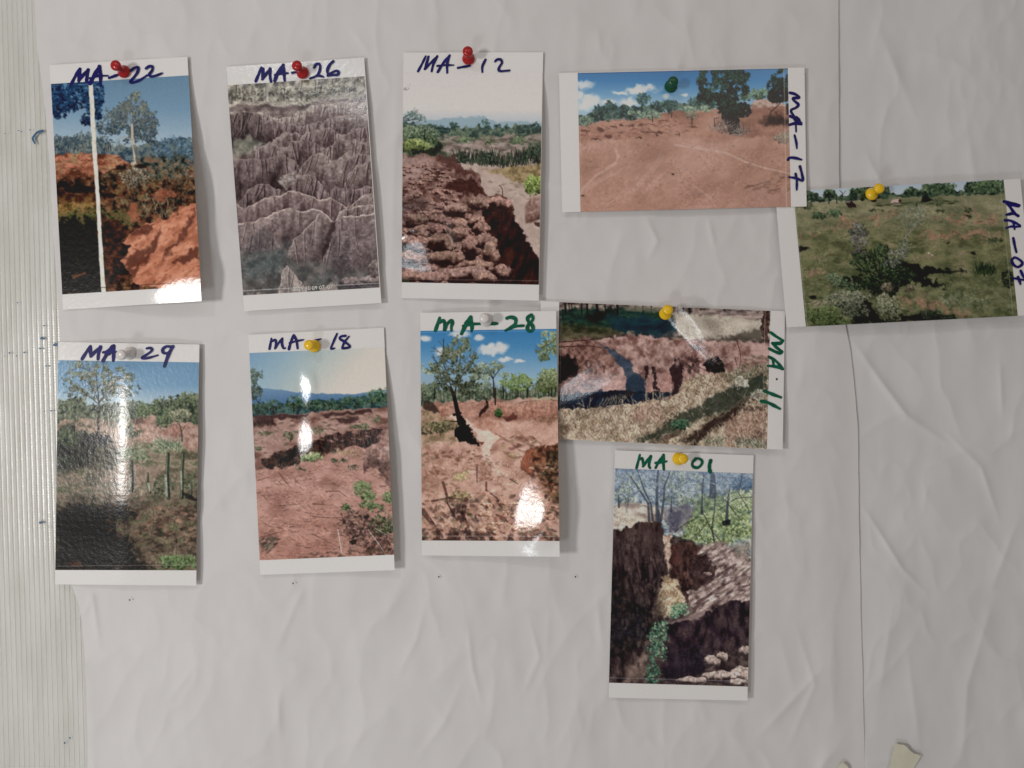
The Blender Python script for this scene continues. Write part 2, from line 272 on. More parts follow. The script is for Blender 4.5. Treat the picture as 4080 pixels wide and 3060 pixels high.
    c.C = np.clip((c.C - 88) * 1.22 + 106, 24, 240); c.C = c.C * (1 - .16 * sst(360, 300, Y))[..., None]; c.crunch(1, .3, 10); c.mix(sst(600, 1000, X) * sst(640, 320, Y), (150, 132, 124), .22)

def paint_12(c):
    X, Y = c.X, c.Y
    c.C = c.vgrad([(200, (204, 198, 196)), (420, (208, 201, 197)), (480, (184, 190, 194)), (540, (150, 172, 184))])
    c.mix(c.below([(70, 500), (250, 490), (420, 470), (560, 465), (640, 500), (760, 490), (910, 505)], 14, 6), (138, 162, 174), .9)
    c.mix(c.below([(70, 500), (260, 520), (420, 528), (540, 520), (640, 525), (760, 520), (910, 520)], 10, 12, 24), c.tex([(40, 58, 56), (72, 92, 80), (110, 122, 100)], 20, 4, 1))
    c.leaves([(560, 515, 34, 30), (660, 530, 40, 22), (860, 515, 34, 22), (300, 540, 60, 26), (380, 520, 24, 20), (800, 540, 60, 20)], 260, 8, [(24, 40, 42), (40, 66, 64), (70, 96, 84)], thr=.35)
    c.mix(c.below([(70, 590), (300, 580), (420, 590), (640, 580), (910, 575)], 20, 14), c.tex([(70, 78, 64), (128, 116, 104), (160, 140, 128), (100, 104, 84)], 30, 4, 2, sx=2))
    c.mix(c.poly([(330, 620), (520, 600), (800, 640), (900, 660), (900, 720), (480, 720), (340, 690)], 30, 16), c.tex([(120, 98, 90), (158, 136, 126), (178, 156, 146)], 26, 4, 3, sx=2), .9)
    c.dabs(c.poly([(330, 590), (900, 590), (900, 700), (380, 700)], 20), 120, 18, 6, [(64, 84, 60), (90, 70, 62), (180, 160, 150), (60, 70, 56)], .7)
    c.leaves([(450, 600, 44, 16), (585, 612, 34, 20), (765, 605, 36, 20)], 120, 8, [(56, 74, 54), (104, 124, 88)], thr=.3)
    # left green shrubs
    c.mix(c.poly([(70, 530), (230, 520), (330, 620), (310, 690), (80, 690)], 30, 20), c.tex([(30, 40, 30), (70, 88, 60), (108, 120, 88)], 20, 4, 4))
    c.leaves([(150, 560, 80, 40), (250, 570, 40, 40)], 200, 8, [(50, 66, 54), (90, 110, 84), (130, 142, 118)], thr=.35); c.line([(208, 600), (212, 540)], 6, 4, (30, 34, 30))
    c.leaves([(160, 640, 90, 34)], 220, 9, [(36, 48, 24), (96, 116, 50), (150, 162, 84)], thr=.3); c.mix(c.poly([(90, 665), (240, 660), (320, 640), (310, 690), (200, 695)], 20, 12), (28, 30, 26), .8)
    for k in range(9): c.branch(84, 470 + k * 4, -.6 + k * .12, 55, 5, (60, 76, 80), 1, .6, .7)
    c.leaves([(150, 460, 60, 22), (190, 480, 30, 20)], 60, 8, [(70, 90, 90), (110, 128, 122)], thr=.35)
    # path and dry grass
    c.mix(c.below([(330, 730), (440, 740), (600, 745), (910, 735)], 10, 8), c.tex([(176, 148, 134), (194, 166, 152)], 30, 3, 5))
    c.mix(c.poly([(560, 770), (700, 765), (910, 735), (910, 840), (760, 860), (700, 830), (620, 790)], 20, 10), c.tex([(120, 98, 60), (160, 132, 84), (178, 150, 104)], 22, 4, 6))
    c.grass(c.poly([(370, 690), (480, 700), (620, 690), (660, 720), (800, 690), (900, 650), (900, 740), (700, 770), (480, 750)], 10), 420, 40, 7, [(22, 30, 26), (40, 52, 42), (66, 80, 60), (30, 36, 34)], .9, spread=.3)
    c.leaves([(850, 670, 50, 48), (600, 710, 34, 40), (420, 715, 46, 26)], 200, 9, [(22, 32, 28), (44, 56, 48), (74, 88, 70)], thr=.35)
    c.leaves([(860, 870, 60, 54)], 240, 9, [(44, 60, 20), (96, 124, 44), (150, 176, 76)], thr=.3)
    c.ridge([(800, 990), (830, 935), (910, 925)], (186, 146, 132), (120, 80, 70), 100, None, 8, 6, 30, 30)
    c.ridge([(805, 1030), (850, 1020), (910, 1000)], (178, 134, 120), (90, 52, 44), 60, None, 8, 6, 30, 31); c.mix(c.poly([(850, 1090), (895, 1095), (895, 1120), (860, 1110)], 10, 5), (70, 38, 34), .9)
    c.dabs(c.poly([(600, 850), (880, 860), (880, 940), (700, 960)], 20), 30, 12, 5, [(150, 120, 104), (110, 110, 70)], .6)
    # rubble bank
    bank = c.poly([(60, 700), (230, 690), (330, 715), (470, 790), (520, 800), (560, 900), (575, 930), (640, 925), (720, 960), (745, 1010), (735, 1040), (790, 1150), (850, 1260), (890, 1310), (900, 1480), (60, 1480)], 8, 8, 30)
    c.mix(bank, c.tex([(76, 42, 36), (124, 84, 74), (158, 116, 104)], 34, 5, 8))
    c.mix(c.poly([(70, 705), (230, 700), (280, 740), (240, 800), (70, 860)], 30, 14), c.tex([(150, 114, 104), (186, 150, 140)], 20, 3, 9), .8)
    r = c.rng
    for k in range(230):
        y = 750 + 720 * (k / 230) ** 1.1; sz = 11 + 22 * (y - 750) / 720
        x = r.uniform(70, 330 + .38 * (y - 700)); c.boulder(x, y, sz * r.uniform(.8, 1.7), sz * r.uniform(.6, 1), c.var((160, 116, 104), .12), (60, 32, 28), k, .3, .2)
    c.mix(c.poly([(270, 700), (380, 705), (420, 760), (520, 800), (505, 830), (420, 800), (330, 760)], 20, 12), (92, 50, 44), .85)
    c.mix(c.poly([(330, 880), (400, 835), (500, 830), (540, 880), (575, 930), (480, 920), (380, 910)], 16, 10), (70, 34, 30), .95)
    c.mix(c.poly([(75, 940), (200, 950), (250, 1000), (150, 1040), (75, 1040)], 60, 20), (70, 50, 50), .6)
    # dark gully wall
    c.mix(c.poly([(560, 985), (620, 960), (740, 1000), (735, 1050), (800, 1160), (860, 1280), (895, 1330), (895, 1470), (560, 1470), (640, 1330), (610, 1180), (560, 1080)], 16, 12), c.tex([(34, 16, 14), (52, 26, 22), (74, 40, 34)], 60, 4, 10, sx=.4, ang=.4))
    for (x, y, rx, ry) in ((640, 975, 90, 36), (520, 985, 60, 40), (390, 1020, 70, 40), (160, 1080, 80, 50), (420, 1110, 70, 45), (520, 1090, 60, 44), (200, 1150, 80, 44), (290, 1140, 60, 36), (420, 1160, 70, 46), (540, 1130, 60, 40), (300, 1220, 80, 60), (150, 1220, 80, 50), (480, 1240, 62, 70), (580, 1210, 60, 56), (600, 1290, 50, 90), (330, 1300, 100, 46), (130, 1310, 80, 50), (520, 1350, 90, 40), (660, 1380, 70, 44), (470, 1400, 150, 50), (240, 1420, 120, 40), (110, 1410, 60, 40), (560, 1420, 70, 36)):
        c.boulder(x, y, rx, ry, c.var((168, 124, 110), .06), (48, 24, 22), int(x), .24, .05)
    c.line([(330, 1130), (370, 1200), (384, 1260)], 4, 3, (200, 190, 180), .7); c.line([(672, 940), (668, 890), (650, 870)], 5, 3, (60, 40, 36)); c.line([(416, 1260), (430, 1220)], 3, 3, (210, 200, 190), .6)
    c.leaves([(110, 282, 20, 8), (100, 300, 18, 6)], 12, 8, [(176, 172, 166)], thr=.2, a=.5)
    c.crunch(sst(520, 600, Y) * (.3 + .7 * bank), .36); c.grain(.02); c.edge_line((75, 1424), (884, 1436)); c.mix(c.poly([(75, 1425), (120, 1425), (120, 1446), (75, 1446)], 6), (60, 80, 60), .6)

def paint_17(c):
    X, Y = c.X, c.Y
    c.C = c.vgrad([(100, (56, 104, 152)), (200, (60, 118, 168)), (300, (98, 146, 182)), (400, (146, 176, 196)), (560, (150, 176, 192))])
    c.mix(sst(1300, 1900, X), (104, 148, 184), .4)
    for (x, y, rx, ry) in ((290, 230, 70, 34), (255, 310, 40, 30), (340, 360, 80, 44), (290, 400, 60, 36), (760, 265, 100, 32), (680, 285, 60, 22), (650, 370, 70, 28), (940, 325, 30, 22), (1085, 312, 26, 12), (480, 365, 60, 20), (580, 300, 60, 10)):
        c.mix(c.ell(x, y, rx, ry, .5, rx * .2, 40, int(x)), (206, 206, 204), .85)
    c.mix(c.poly([(1600, 400), (1640, 340), (1760, 345), (1900, 400), (1900, 470), (1600, 470)], 20, 10), c.tex([(150, 112, 98), (188, 162, 150)], 20, 3, 1))
    # ground
    G = [(240, 560), (330, 540), (440, 515), (760, 495), (900, 460), (1040, 435), (1300, 420), (1380, 430), (1560, 430), (1620, 410), (1920, 400)]
    c.mix(c.below(G, 10, 8), c.tex([(146, 98, 80), (176, 124, 104), (188, 138, 118)], 90, 5, 2, sx=3))
    c.mix(c.below([(240, 680), (500, 660), (760, 640), (1100, 635), (1400, 650), (1920, 640)], 40, 10), c.tex([(164, 116, 98), (182, 132, 112), (194, 146, 128)], 130, 5, 3, sx=2, ang=-.35))
    c.mix(sst(800, 1240, Y) * sst(1700, 300, X), (188, 132, 112), .45)
    c.mix(sst(900, 1240, Y) * sst(1200, 2000, X), (148, 98, 82), .5)
    # tracks
    for p, w, a in (([(1010, 705), (1200, 735), (1400, 765), (1560, 840), (1720, 890), (1910, 930)], 20, .35), ([(540, 740), (560, 800), (540, 850), (380, 950), (270, 1060)], 22, .3), ([(1060, 690), (1300, 740)], 10, .3), ([(1150, 1020), (1280, 1120), (1330, 1200)], 18, .2), ([(760, 1080), (900, 940)], 30, .15), ([(270, 1080), (420, 980), (640, 880)], 40, .15), ([(900, 800), (830, 900), (600, 1150)], 50, .12)):
        c.line(p, w, w * .7, (212, 176, 160), a * 1.5)
    c.grass(c.poly([(260, 800), (1900, 760), (1920, 1190), (270, 1220)], 20), 260, 60, 5, [(196, 146, 126), (150, 98, 80)], .3, ang=-.5, spread=.35)
    c.dabs(c.poly([(260, 700), (1900, 680), (1920, 1190), (270, 1220)], 20), 160, 8, 4, [(110, 66, 54), (200, 150, 132)], .4)
    c.dabs(c.poly([(1560, 1000), (1900, 960), (1920, 1100), (1560, 1060)], 30), 40, 20, 7, [(110, 72, 58)], .5, ang=-.3)
    c.dab(990, 936, 12, 9, 0, (70, 40, 34), .9); c.dab(280, 1105, 16, 8, 0, (50, 40, 34), .8)
    # eroded lips
    for (x, y, rx, ry) in ((525, 565, 26, 12), (580, 553, 22, 9), (665, 553, 22, 8), (735, 545, 20, 7), (300, 598, 40, 10), (420, 590, 30, 16), (385, 662, 40, 8), (480, 640, 30, 12), (830, 605, 50, 7), (880, 610, 30, 10), (1150, 560, 40, 6), (1030, 628, 14, 6), (860, 628, 12, 6), (920, 515, 40, 6), (820, 540, 30, 5), (720, 650, 20, 6)):
        c.mix(c.ell(x, y, rx, ry, .35, 8, 20, int(x)), (84, 48, 40), .8)
    c.dabs(c.poly([(250, 560), (900, 500), (1200, 540), (1100, 620), (500, 650), (260, 640)], 20), 200, 16, 5, [(128, 76, 60), (190, 132, 112), (110, 66, 52)], .5)
    # tree line
    c.mix(c.poly([(240, 470), (330, 470), (420, 410), (520, 385), (620, 400), (700, 410), (880, 370), (1000, 370), (1120, 380), (1180, 340), (1330, 350), (1340, 420), (1100, 430), (900, 455), (760, 490), (430, 520), (240, 556)], 16, 14), c.tex([(30, 50, 52), (58, 82, 76), (96, 116, 104)], 24, 4, 5))
    c.leaves([(500, 410, 110, 34), (390, 480, 60, 34), (760, 345, 52, 46), (880, 395, 70, 34), (970, 390, 60, 34), (1150, 360, 40, 30), (650, 450, 90, 40)], 560, 13, [(20, 38, 42), (36, 62, 64), (70, 98, 90)], thr=.34)
    c.leaves([(300, 515, 60, 36), (820, 465, 70, 30), (700, 460, 60, 24), (1130, 430, 70, 30), (1240, 420, 50, 26)], 360, 11, [(64, 84, 74), (100, 122, 104), (136, 150, 130)], thr=.36)
    for x, y in ((660, 490), (830, 505), (980, 470), (1140, 500)): c.line([(x, y + 20), (x, y - 30)], 7, 5, (40, 40, 38))
    c.line([(1140, 545), (1140, 490), (1100, 460)], 7, 3, (80, 56, 48)); c.line([(1140, 500), (1180, 470)], 4, 2, (80, 56, 48)); c.leaves([(1140, 475, 50, 26)], 60, 8, [(100, 92, 80), (132, 124, 108)], thr=.35)
    c.leaves([(1680, 290, 70, 26), (1660, 320, 60, 24), (1560, 320, 40, 40)], 220, 11, [(40, 60, 50), (76, 100, 78), (110, 130, 104)], thr=.34)
    # big tree
    c.mix(c.poly([(1390, 330), (1480, 330), (1500, 450), (1520, 560), (1540, 620), (1440, 615), (1400, 540), (1380, 430)], 10, 8), (22, 24, 26))
    c.leaves([(1380, 200, 170, 100), (1260, 230, 70, 60), (1290, 320, 80, 50), (1490, 170, 90, 70), (1520, 430, 80, 60), (1420, 330, 90, 90), (1540, 270, 40, 40), (1400, 440, 50, 60), (1220, 330, 40, 30)], 1900, 14, [(8, 14, 20), (14, 26, 32), (24, 44, 46), (44, 68, 58)], thr=.4, sc=40, a=.95)
    c.leaves([(1340, 250, 100, 50), (1440, 400, 90, 70)], 160, 11, [(60, 88, 66), (44, 70, 58)], thr=.35, a=.6)
    c.mix(c.poly([(1420, 450), (1500, 460), (1530, 600), (1440, 610)], 12, 8), (20, 18, 20), .9)
    c.grass(c.poly([(1280, 560), (1400, 500), (1440, 560), (1620, 610), (1540, 640), (1300, 610)], 12), 170, 60, 6, [(146, 132, 124), (112, 96, 92), (70, 58, 56), (168, 154, 144)], .75, ang=-1, spread=1.2)
    c.line([(1318, 560), (1315, 500), (1350, 490)], 6, 4, (60, 48, 46))
    # right edge tree and its shade
    c.mix(c.ell(1810, 515, 120, 44, .5, 16, 40), (46, 24, 20), .95)
    c.leaves([(1830, 250, 80, 110), (1880, 190, 60, 110), (1790, 330, 50, 40)], 720, 14, [(12, 22, 26), (22, 38, 40), (44, 64, 56)], thr=.38, sc=40, a=.95)
    c.line([(1735, 510), (1765, 440), (1810, 400), (1840, 370)], 12, 7, (70, 52, 46)); c.line([(1765, 440), (1745, 420)], 7, 4, (70, 52, 46))
    c.mix(c.poly([(1880, 380), (1915, 380), (1915, 470), (1885, 470)], 8), (20, 24, 26), .9)
    c.leaves([(1860, 650, 70, 46)], 170, 10, [(112, 92, 80), (140, 124, 108), (150, 138, 120)], thr=.33)
    c.C = c.C * (1 - .07 * c.below(G, 10))[..., None]; c.crunch(c.below(G, 10), .16, 14); c.grain(.02); c.edge_line((1862, 104), (1884, 1195), (214, 190, 172), 5, .6); c.edge_line((258, 480), (275, 1233), (214, 180, 160), 4, .4); c.edge_line((240, 144), (1893, 106), (40, 50, 80), 5, .5)

def paint_07(c):
    X, Y = c.X, c.Y
    c.C = c.vgrad([(100, (128, 142, 156)), (290, (150, 158, 162))])
    c.mix(c.poly([(240, 240), (330, 205), (420, 235), (520, 260), (560, 205), (620, 250), (720, 250), (760, 190), (1060, 190), (1090, 240), (1180, 250), (1250, 195), (1350, 200), (1370, 150), (1500, 150), (1600, 200), (1700, 220), (1720, 140), (2060, 120), (2060, 260), (1200, 280), (260, 320)], 14, 14, 30), c.tex([(20, 28, 26), (44, 58, 46), (76, 88, 66)], 30, 4, 1))
    c.leaves([(340, 260, 80, 46), (560, 240, 50, 36), (880, 220, 120, 40), (1250, 220, 50, 34), (1450, 190, 100, 44), (1580, 190, 60, 44), (1900, 180, 160, 56)], 600, 15, [(18, 26, 24), (38, 52, 40), (72, 88, 60)], thr=.34)
    c.mix(c.below([(240, 320), (800, 295), (1200, 268), (2060, 240)], 12, 8), c.tex([(84, 86, 62), (104, 102, 74), (118, 114, 84)], 60, 5, 2, sx=3))
    f = c.below([(240, 340), (2100, 260)], 40)
    c.mix(f * sst(330, 700, Y + 0 * X), c.tex([(62, 66, 42), (84, 86, 54), (98, 98, 64), (112, 100, 72)], 60, 5, 3, sx=2), .95)
    c.mix(f * sst(700, 1100, Y), c.tex([(52, 58, 38), (78, 82, 54), (96, 98, 66)], 40, 5, 4, sx=1.5), .8)
    for p in ([(500, 510), (800, 440), (1150, 370), (1200, 410), (1000, 480), (640, 520)], [(1280, 570), (1400, 530), (1700, 540), (2050, 590), (1950, 640), (1500, 610)], [(1380, 450), (1700, 400), (2060, 430), (2060, 470), (1600, 480)], [(1150, 1130), (1250, 1100), (1560, 1110), (1640, 1180), (1760, 1230), (1700, 1290), (1500, 1230), (1200, 1200)], [(340, 900), (520, 900), (500, 960), (350, 960)], [(300, 560), (500, 560), (480, 580), (300, 590)]):
        c.mix(c.poly(p, 60, 40, 60) * sst(.35, .6, c.fbm(40, 3, 9)), c.tex([(120, 86, 66), (142, 104, 82)], 20, 3, 5), .8)
    c.dabs(f * sst(300, 420, Y), 900, 14, 5, [(48, 54, 34), (112, 112, 76), (74, 80, 48), (60, 60, 42)], .45, spread=.3)
    c.grass(f * sst(700, 900, Y), 700, 22, 4, [(50, 58, 36), (116, 120, 80), (86, 92, 56), (132, 128, 96)], .5, spread=.8)
    c.dabs(c.poly([(300, 430), (1900, 380), (2060, 700), (330, 900)], 30), 70, 24, 6, [(52, 44, 34), (60, 54, 40)], .6, spread=.3)
    # far shrubs, cattle
    c.leaves([(480, 425, 60, 24), (610, 405, 60, 28)], 190, 12, [(22, 34, 28), (50, 64, 46), (70, 84, 60)], thr=.34)
    c.line([(560, 320), (556, 225), (540, 215)], 10, 6, (24, 26, 26)); c.line([(626, 320), (622, 245)], 9, 7, (24, 26, 26)); c.line([(668, 300), (672, 230), (650, 210)], 7, 4, (40, 40, 40)); c.line([(672, 250), (700, 215)], 5, 3, (40, 40, 40)); c.line([(362, 340), (360, 290)], 12, 8, (50, 48, 38))
    c.mix(c.poly([(695, 310), (710, 292), (750, 295), (790, 340), (785, 360), (730, 358)], 10, 6), (40, 30, 28)); c.mix(c.poly([(700, 295), (745, 295), (735, 312), (705, 312)], 8, 4), (110, 106, 98), .8)
    c.mix(c.poly([(1085, 305), (1100, 290), (1150, 285), (1165, 300), (1155, 330), (1095, 332)], 8, 4), (160, 136, 126)); c.dab(1160, 298, 12, 14, .3, (46, 32, 30), 1); c.line([(1095, 330), (1093, 348)], 5, 4, (150, 130, 120))
    c.dab(940, 298, 24, 12, 0, (20, 16, 16), .9); c.mix(c.poly([(1345, 260), (1390, 250), (1440, 290), (1420, 305), (1340, 310)], 10, 6), (26, 28, 26)); c.dabs(c.poly([(940, 320), (1600, 290), (1700, 305), (1500, 330), (960, 345)], 14), 60, 26, 6, [(32, 40, 28), (60, 66, 44)], .7, spread=.2)
    c.leaves([(1500, 310, 50, 24), (1300, 330, 40, 14), (1740, 380, 30, 20), (1730, 430, 40, 14), (1500, 385, 40, 8), (960, 380, 60, 10), (390, 350, 40, 30)], 170, 11, [(34, 40, 28), (62, 68, 48)], thr=.36)
    c.mix(c.poly([(285, 690), (320, 680), (400, 700), (330, 730), (290, 740)], 12, 6), (14, 16, 14), .95)
    # left tall shrub
    c.leaves([(800, 510, 44, 26), (800, 560, 70, 40), (860, 570, 34, 30)], 210, 11, [(34, 34, 34), (66, 66, 60), (92, 92, 84)], thr=.33)
    c.leaves([(780, 620, 40, 30), (860, 640, 34, 40), (830, 680, 60, 26), (820, 750, 80, 36)], 280, 11, [(28, 28, 30), (60, 60, 56), (96, 94, 88)], thr=.34)
    # thin thorn tree
    c.line([(1180, 760), (1190, 660), (1215, 590), (1260, 550), (1310, 470), (1330, 400)], 14, 4, (112, 104, 96)); c.line([(1195, 700), (1290, 690)], 7, 3, (112, 104, 96))
    for k in range(10): c.branch(1220 + 10 * k, 590 - 18 * k, -1.57 + c.rng.uniform(-.9, .9), 55, 5, (96, 96, 86), 2, .6, .7)
    c.leaves([(1290, 420, 120, 80), (1250, 480, 60, 50), (1200, 680, 50, 60)], 260, 10, [(74, 80, 66), (104, 108, 92)], thr=.42, a=.6)
    # central bush with shade
    c.mix(c.poly([(1050, 790), (1200, 800), (1340, 860), (1700, 890), (1720, 910), (1420, 920), (1380, 940), (1560, 1030), (1480, 1040), (1280, 990), (1150, 1030), (1120, 1120), (930, 1100), (900, 960)], 24, 20), (16, 20, 20), .95)
    c.leaves([(960, 770, 70, 60), (900, 850, 110, 70), (1060, 880, 130, 100), (980, 960, 90, 90), (1030, 1030, 90, 70)], 900, 14, [(10, 15, 14), (22, 31, 23), (42, 55, 34), (66, 80, 50)], thr=.34, a=.95)
    c.leaves([(830, 800, 90, 50), (1160, 930, 130, 60), (900, 1010, 110, 60), (760, 960, 80, 40), (1000, 720, 60, 50)], 700, 14, [(10, 14, 14), (20, 28, 22), (36, 48, 32), (56, 68, 46)], thr=.42, sc=44, a=.95)
    for k in range(16): c.branch(1000, 960, -1.57 + c.rng.uniform(-1.3, 1.3), 120, 7, (24, 26, 22), 2, .5, .8)
    c.leaves([(1150, 750, 90, 40), (1100, 820, 90, 40)], 180, 11, [(44, 48, 44), (90, 92, 84)], thr=.36, a=.8)
    c.leaves([(1050, 1030, 50, 40), (1250, 1040, 60, 30)], 130, 10, [(70, 60, 50), (104, 92, 76)], thr=.36, a=.7)
    # lower shrubs
    c.mix(c.poly([(800, 1120), (900, 1140), (1010, 1290), (1200, 1260), (1420, 1220), (1640, 1300), (1300, 1330), (760, 1345)], 30, 20), (18, 20, 18), .95)
    c.leaves([(600, 950, 60, 34), (660, 1000, 70, 40), (760, 1030, 60, 34)], 280, 12, [(24, 30, 24), (50, 62, 46), (86, 96, 74)], thr=.34)
    c.leaves([(720, 1130, 160, 70), (760, 1220, 140, 70), (640, 1160, 120, 40)], 620, 12, [(22, 28, 24), (48, 54, 44), (80, 84, 70), (100, 100, 84)], thr=.34)
    c.leaves([(1050, 1190, 90, 80), (1100, 1270, 70, 50), (1020, 1120, 60, 30)], 420, 12, [(36, 42, 32), (76, 80, 60), (110, 110, 88)], thr=.3)
    c.leaves([(500, 1270, 140, 80), (600, 1320, 120, 40)], 420, 12, [(26, 34, 22), (56, 68, 38), (80, 92, 54)], thr=.32)
    c.leaves([(1430, 1260, 90, 36), (1560, 1300, 80, 20)], 160, 11, [(22, 26, 24), (44, 50, 40)], thr=.3)
    c.mix(c.ell(425, 1115, 34, 16, .4, 6), (20, 16, 14), .9); c.grass(c.poly([(380, 1140), (520, 1160), (500, 1220), (380, 1210)], 14), 40, 50, 6, [(140, 128, 106), (120, 108, 88)], .7, ang=-.6, spread=.5)
    # right spiky plants
    c.grass(c.ell(1890, 900, 80, 36, .4), 140, 60, 8, [(24, 34, 24), (46, 58, 38), (18, 24, 18)], .9, spread=.8); c.line([(1850, 890), (1838, 810)], 9, 5, (30, 38, 28)); c.line([(1810, 870), (1800, 825)], 9, 5, (30, 38, 28))
    c.leaves([(2080, 960, 60, 70), (1970, 630, 60, 16)], 200, 12, [(22, 28, 22), (48, 56, 40)], thr=.32)
    c.dabs(c.poly([(1780, 735), (1800, 735), (1810, 745), (1780, 750)], 4), 6, 16, 7, [(26, 22, 20)], .9); c.dabs(c.poly([(1400, 740), (1440, 740), (1440, 760), (1400, 760)], 4), 5, 12, 6, [(168, 152, 136)], .8); c.dab(1570, 655, 16, 10, -.5, (30, 30, 26), .8)
    c.leaves([(1700, 1150, 220, 60)], 200, 14, [(74, 84, 60), (96, 102, 78)], thr=.4, a=.5)
    c.C = c.C * 1.1 + 3; c.crunch(f, .25, 13); c.grain(.02); c.edge_line((2005, 120), (2120, 1270), (150, 146, 130), 5, .6); c.edge_line((272, 330), (375, 1360), (170, 164, 150), 5, .5)
def paint_29(c):
    X, Y = c.X, c.Y
    c.C = c.vgrad([(230, (98, 134, 164)), (380, (112, 148, 176)), (470, (158, 178, 190)), (560, (160, 172, 176))])
    c.mix(c.below([(100, 470), (160, 470), (220, 450), (320, 500), (460, 480), (560, 480), (640, 500), (700, 470), (790, 450), (860, 440), (960, 430)], 14, 16, 26), c.tex([(36, 44, 40), (74, 84, 66), (110, 114, 88)], 24, 4, 1))
    c.leaves([(150, 500, 60, 40), (240, 490, 50, 40), (590, 520, 80, 50), (760, 500, 90, 50), (890, 460, 60, 40), (420, 520, 60, 40)], 620, 9, [(32, 44, 40), (62, 76, 58), (108, 116, 86)], thr=.36)
    c.mix(c.below([(100, 590), (250, 570), (380, 580), (500, 600), (600, 560), (680, 545), (720, 600), (960, 610)], 16, 14), c.tex([(92, 84, 62), (140, 116, 92), (170, 136, 116), (104, 104, 74)], 34, 5, 2, sx=1.6))
    c.mix(c.poly([(560, 640), (690, 545), (740, 610), (860, 600), (960, 620), (960, 760), (700, 720), (600, 700)], 24, 14), c.tex([(150, 104, 88), (184, 140, 124), (196, 156, 140)], 26, 4, 3), .85)
    c.mix(c.poly([(740, 670), (790, 610), (850, 610), (860, 690), (800, 680)], 14, 10), (150, 96, 80), .7)
    c.leaves([(640, 530, 60, 40), (740, 590, 44, 34), (800, 540, 70, 36), (560, 650, 60, 30)], 420, 9, [(34, 48, 36), (66, 84, 56), (104, 116, 84)], thr=.34)
    c.leaves([(840, 560, 60, 40)], 120, 8, [(90, 92, 70), (150, 144, 118)], thr=.38); c.line([(852, 710), (850, 650), (838, 610)], 12, 8, (92, 70, 62)); c.line([(850, 650), (870, 620)], 7, 4, (92, 70, 62))
    c.mix(c.poly([(560, 580), (620, 570), (630, 605), (580, 610)], 14, 8), (90, 54, 48), .8)
    # dark mound left
    c.mix(c.poly([(90, 640), (180, 610), (260, 640), (420, 680), (450, 720), (330, 760), (380, 800), (240, 900), (90, 910)], 26, 18), c.tex([(14, 18, 18), (36, 42, 38), (62, 66, 52)], 22, 4, 4), .95)
    c.leaves([(180, 680, 80, 50), (200, 820, 100, 40)], 240, 9, [(24, 32, 26), (52, 66, 44), (84, 96, 66)], thr=.4)
    c.mix(c.poly([(250, 665), (420, 670), (450, 715), (300, 725)], 14, 8), (14, 14, 16), .9)
    # slope
    c.mix(c.below([(90, 880), (260, 860), (420, 760), (520, 750), (600, 720), (760, 760), (960, 770)], 30, 16), c.tex([(82, 78, 58), (122, 108, 84), (156, 134, 110), (98, 102, 72)], 40, 5, 5, sx=2))
    c.mix(c.poly([(280, 760), (450, 730), (520, 790), (440, 860), (290, 870), (160, 900)], 30, 18), c.tex([(40, 40, 36), (78, 76, 58)], 24, 3, 6), .7)
    c.mix(c.poly([(420, 900), (600, 850), (780, 860), (700, 940), (520, 960), (380, 960)], 50, 20), (186, 142, 122), .45)
    c.grass(c.below([(90, 900), (400, 800), (960, 780)], 40), 900, 20, 3.5, [(60, 66, 44), (150, 130, 104), (112, 114, 80), (178, 150, 126), (84, 60, 50)], .6, spread=1)
    c.leaves([(560, 770, 80, 40), (600, 800, 60, 26), (720, 740, 60, 40), (800, 740, 60, 30), (740, 970, 60, 50), (900, 950, 40, 50)], 480, 9, [(44, 60, 44), (86, 106, 78), (132, 146, 112)], thr=.36)
    c.grass(c.ell(780, 740, 60, 20, .4), 60, 60, 4, [(60, 80, 60), (140, 152, 128)], .8, spread=1)
    c.mix(sst(880, 1300, Y + .25 * (X - 500)), c.tex([(30, 26, 26), (84, 66, 54), (116, 94, 74), (92, 96, 66)], 30, 5, 7, sx=1.6), .75)
    c.mix(c.poly([(90, 1080), (330, 1060), (560, 1090), (580, 1160), (420, 1200), (560, 1290), (600, 1400), (700, 1480), (90, 1490)], 80, 30), c.tex([(8, 8, 12), (22, 20, 24), (44, 36, 32)], 26, 4, 8), .93)
    c.grass(c.poly([(500, 1050), (950, 1030), (950, 1470), (640, 1470), (460, 1220)], 30), 620, 24, 4, [(96, 104, 70), (150, 138, 108), (60, 62, 46), (130, 86, 66), (40, 36, 32)], .65, spread=1.1)
    c.grass(c.poly([(110, 880), (500, 900), (520, 1060), (110, 1060)], 30), 300, 20, 4, [(60, 66, 48), (130, 100, 80), (44, 44, 38), (156, 120, 98)], .6, spread=1)
    c.dabs(c.poly([(540, 1060), (950, 1100), (950, 1300), (560, 1260)], 30), 120, 14, 7, [(150, 98, 76), (170, 120, 96), (50, 40, 36)], .55)
    c.leaves([(840, 1420, 110, 44)], 320, 10, [(40, 56, 34), (80, 104, 60), (112, 134, 84)], thr=.33); c.dabs(c.ell(220, 1430, 60, 14, .4), 20, 14, 5, [(110, 70, 54)], .6)
    # cacti
    for (pts, w) in (([(556, 1000), (556, 920), (554, 828)], 22), ([(664, 1010), (650, 960), (650, 898)], 15), ([(772, 1040), (764, 930), (770, 786)], 24), ([(852, 1040), (852, 900), (860, 780)], 20), ([(906, 1030), (908, 955)], 13)):
        c.line(pts, w * 1.1, w * .9, (44, 54, 42)); c.line([(x - w * .25, y) for x, y in pts], w * .3, w * .25, (150, 156, 130), .6)
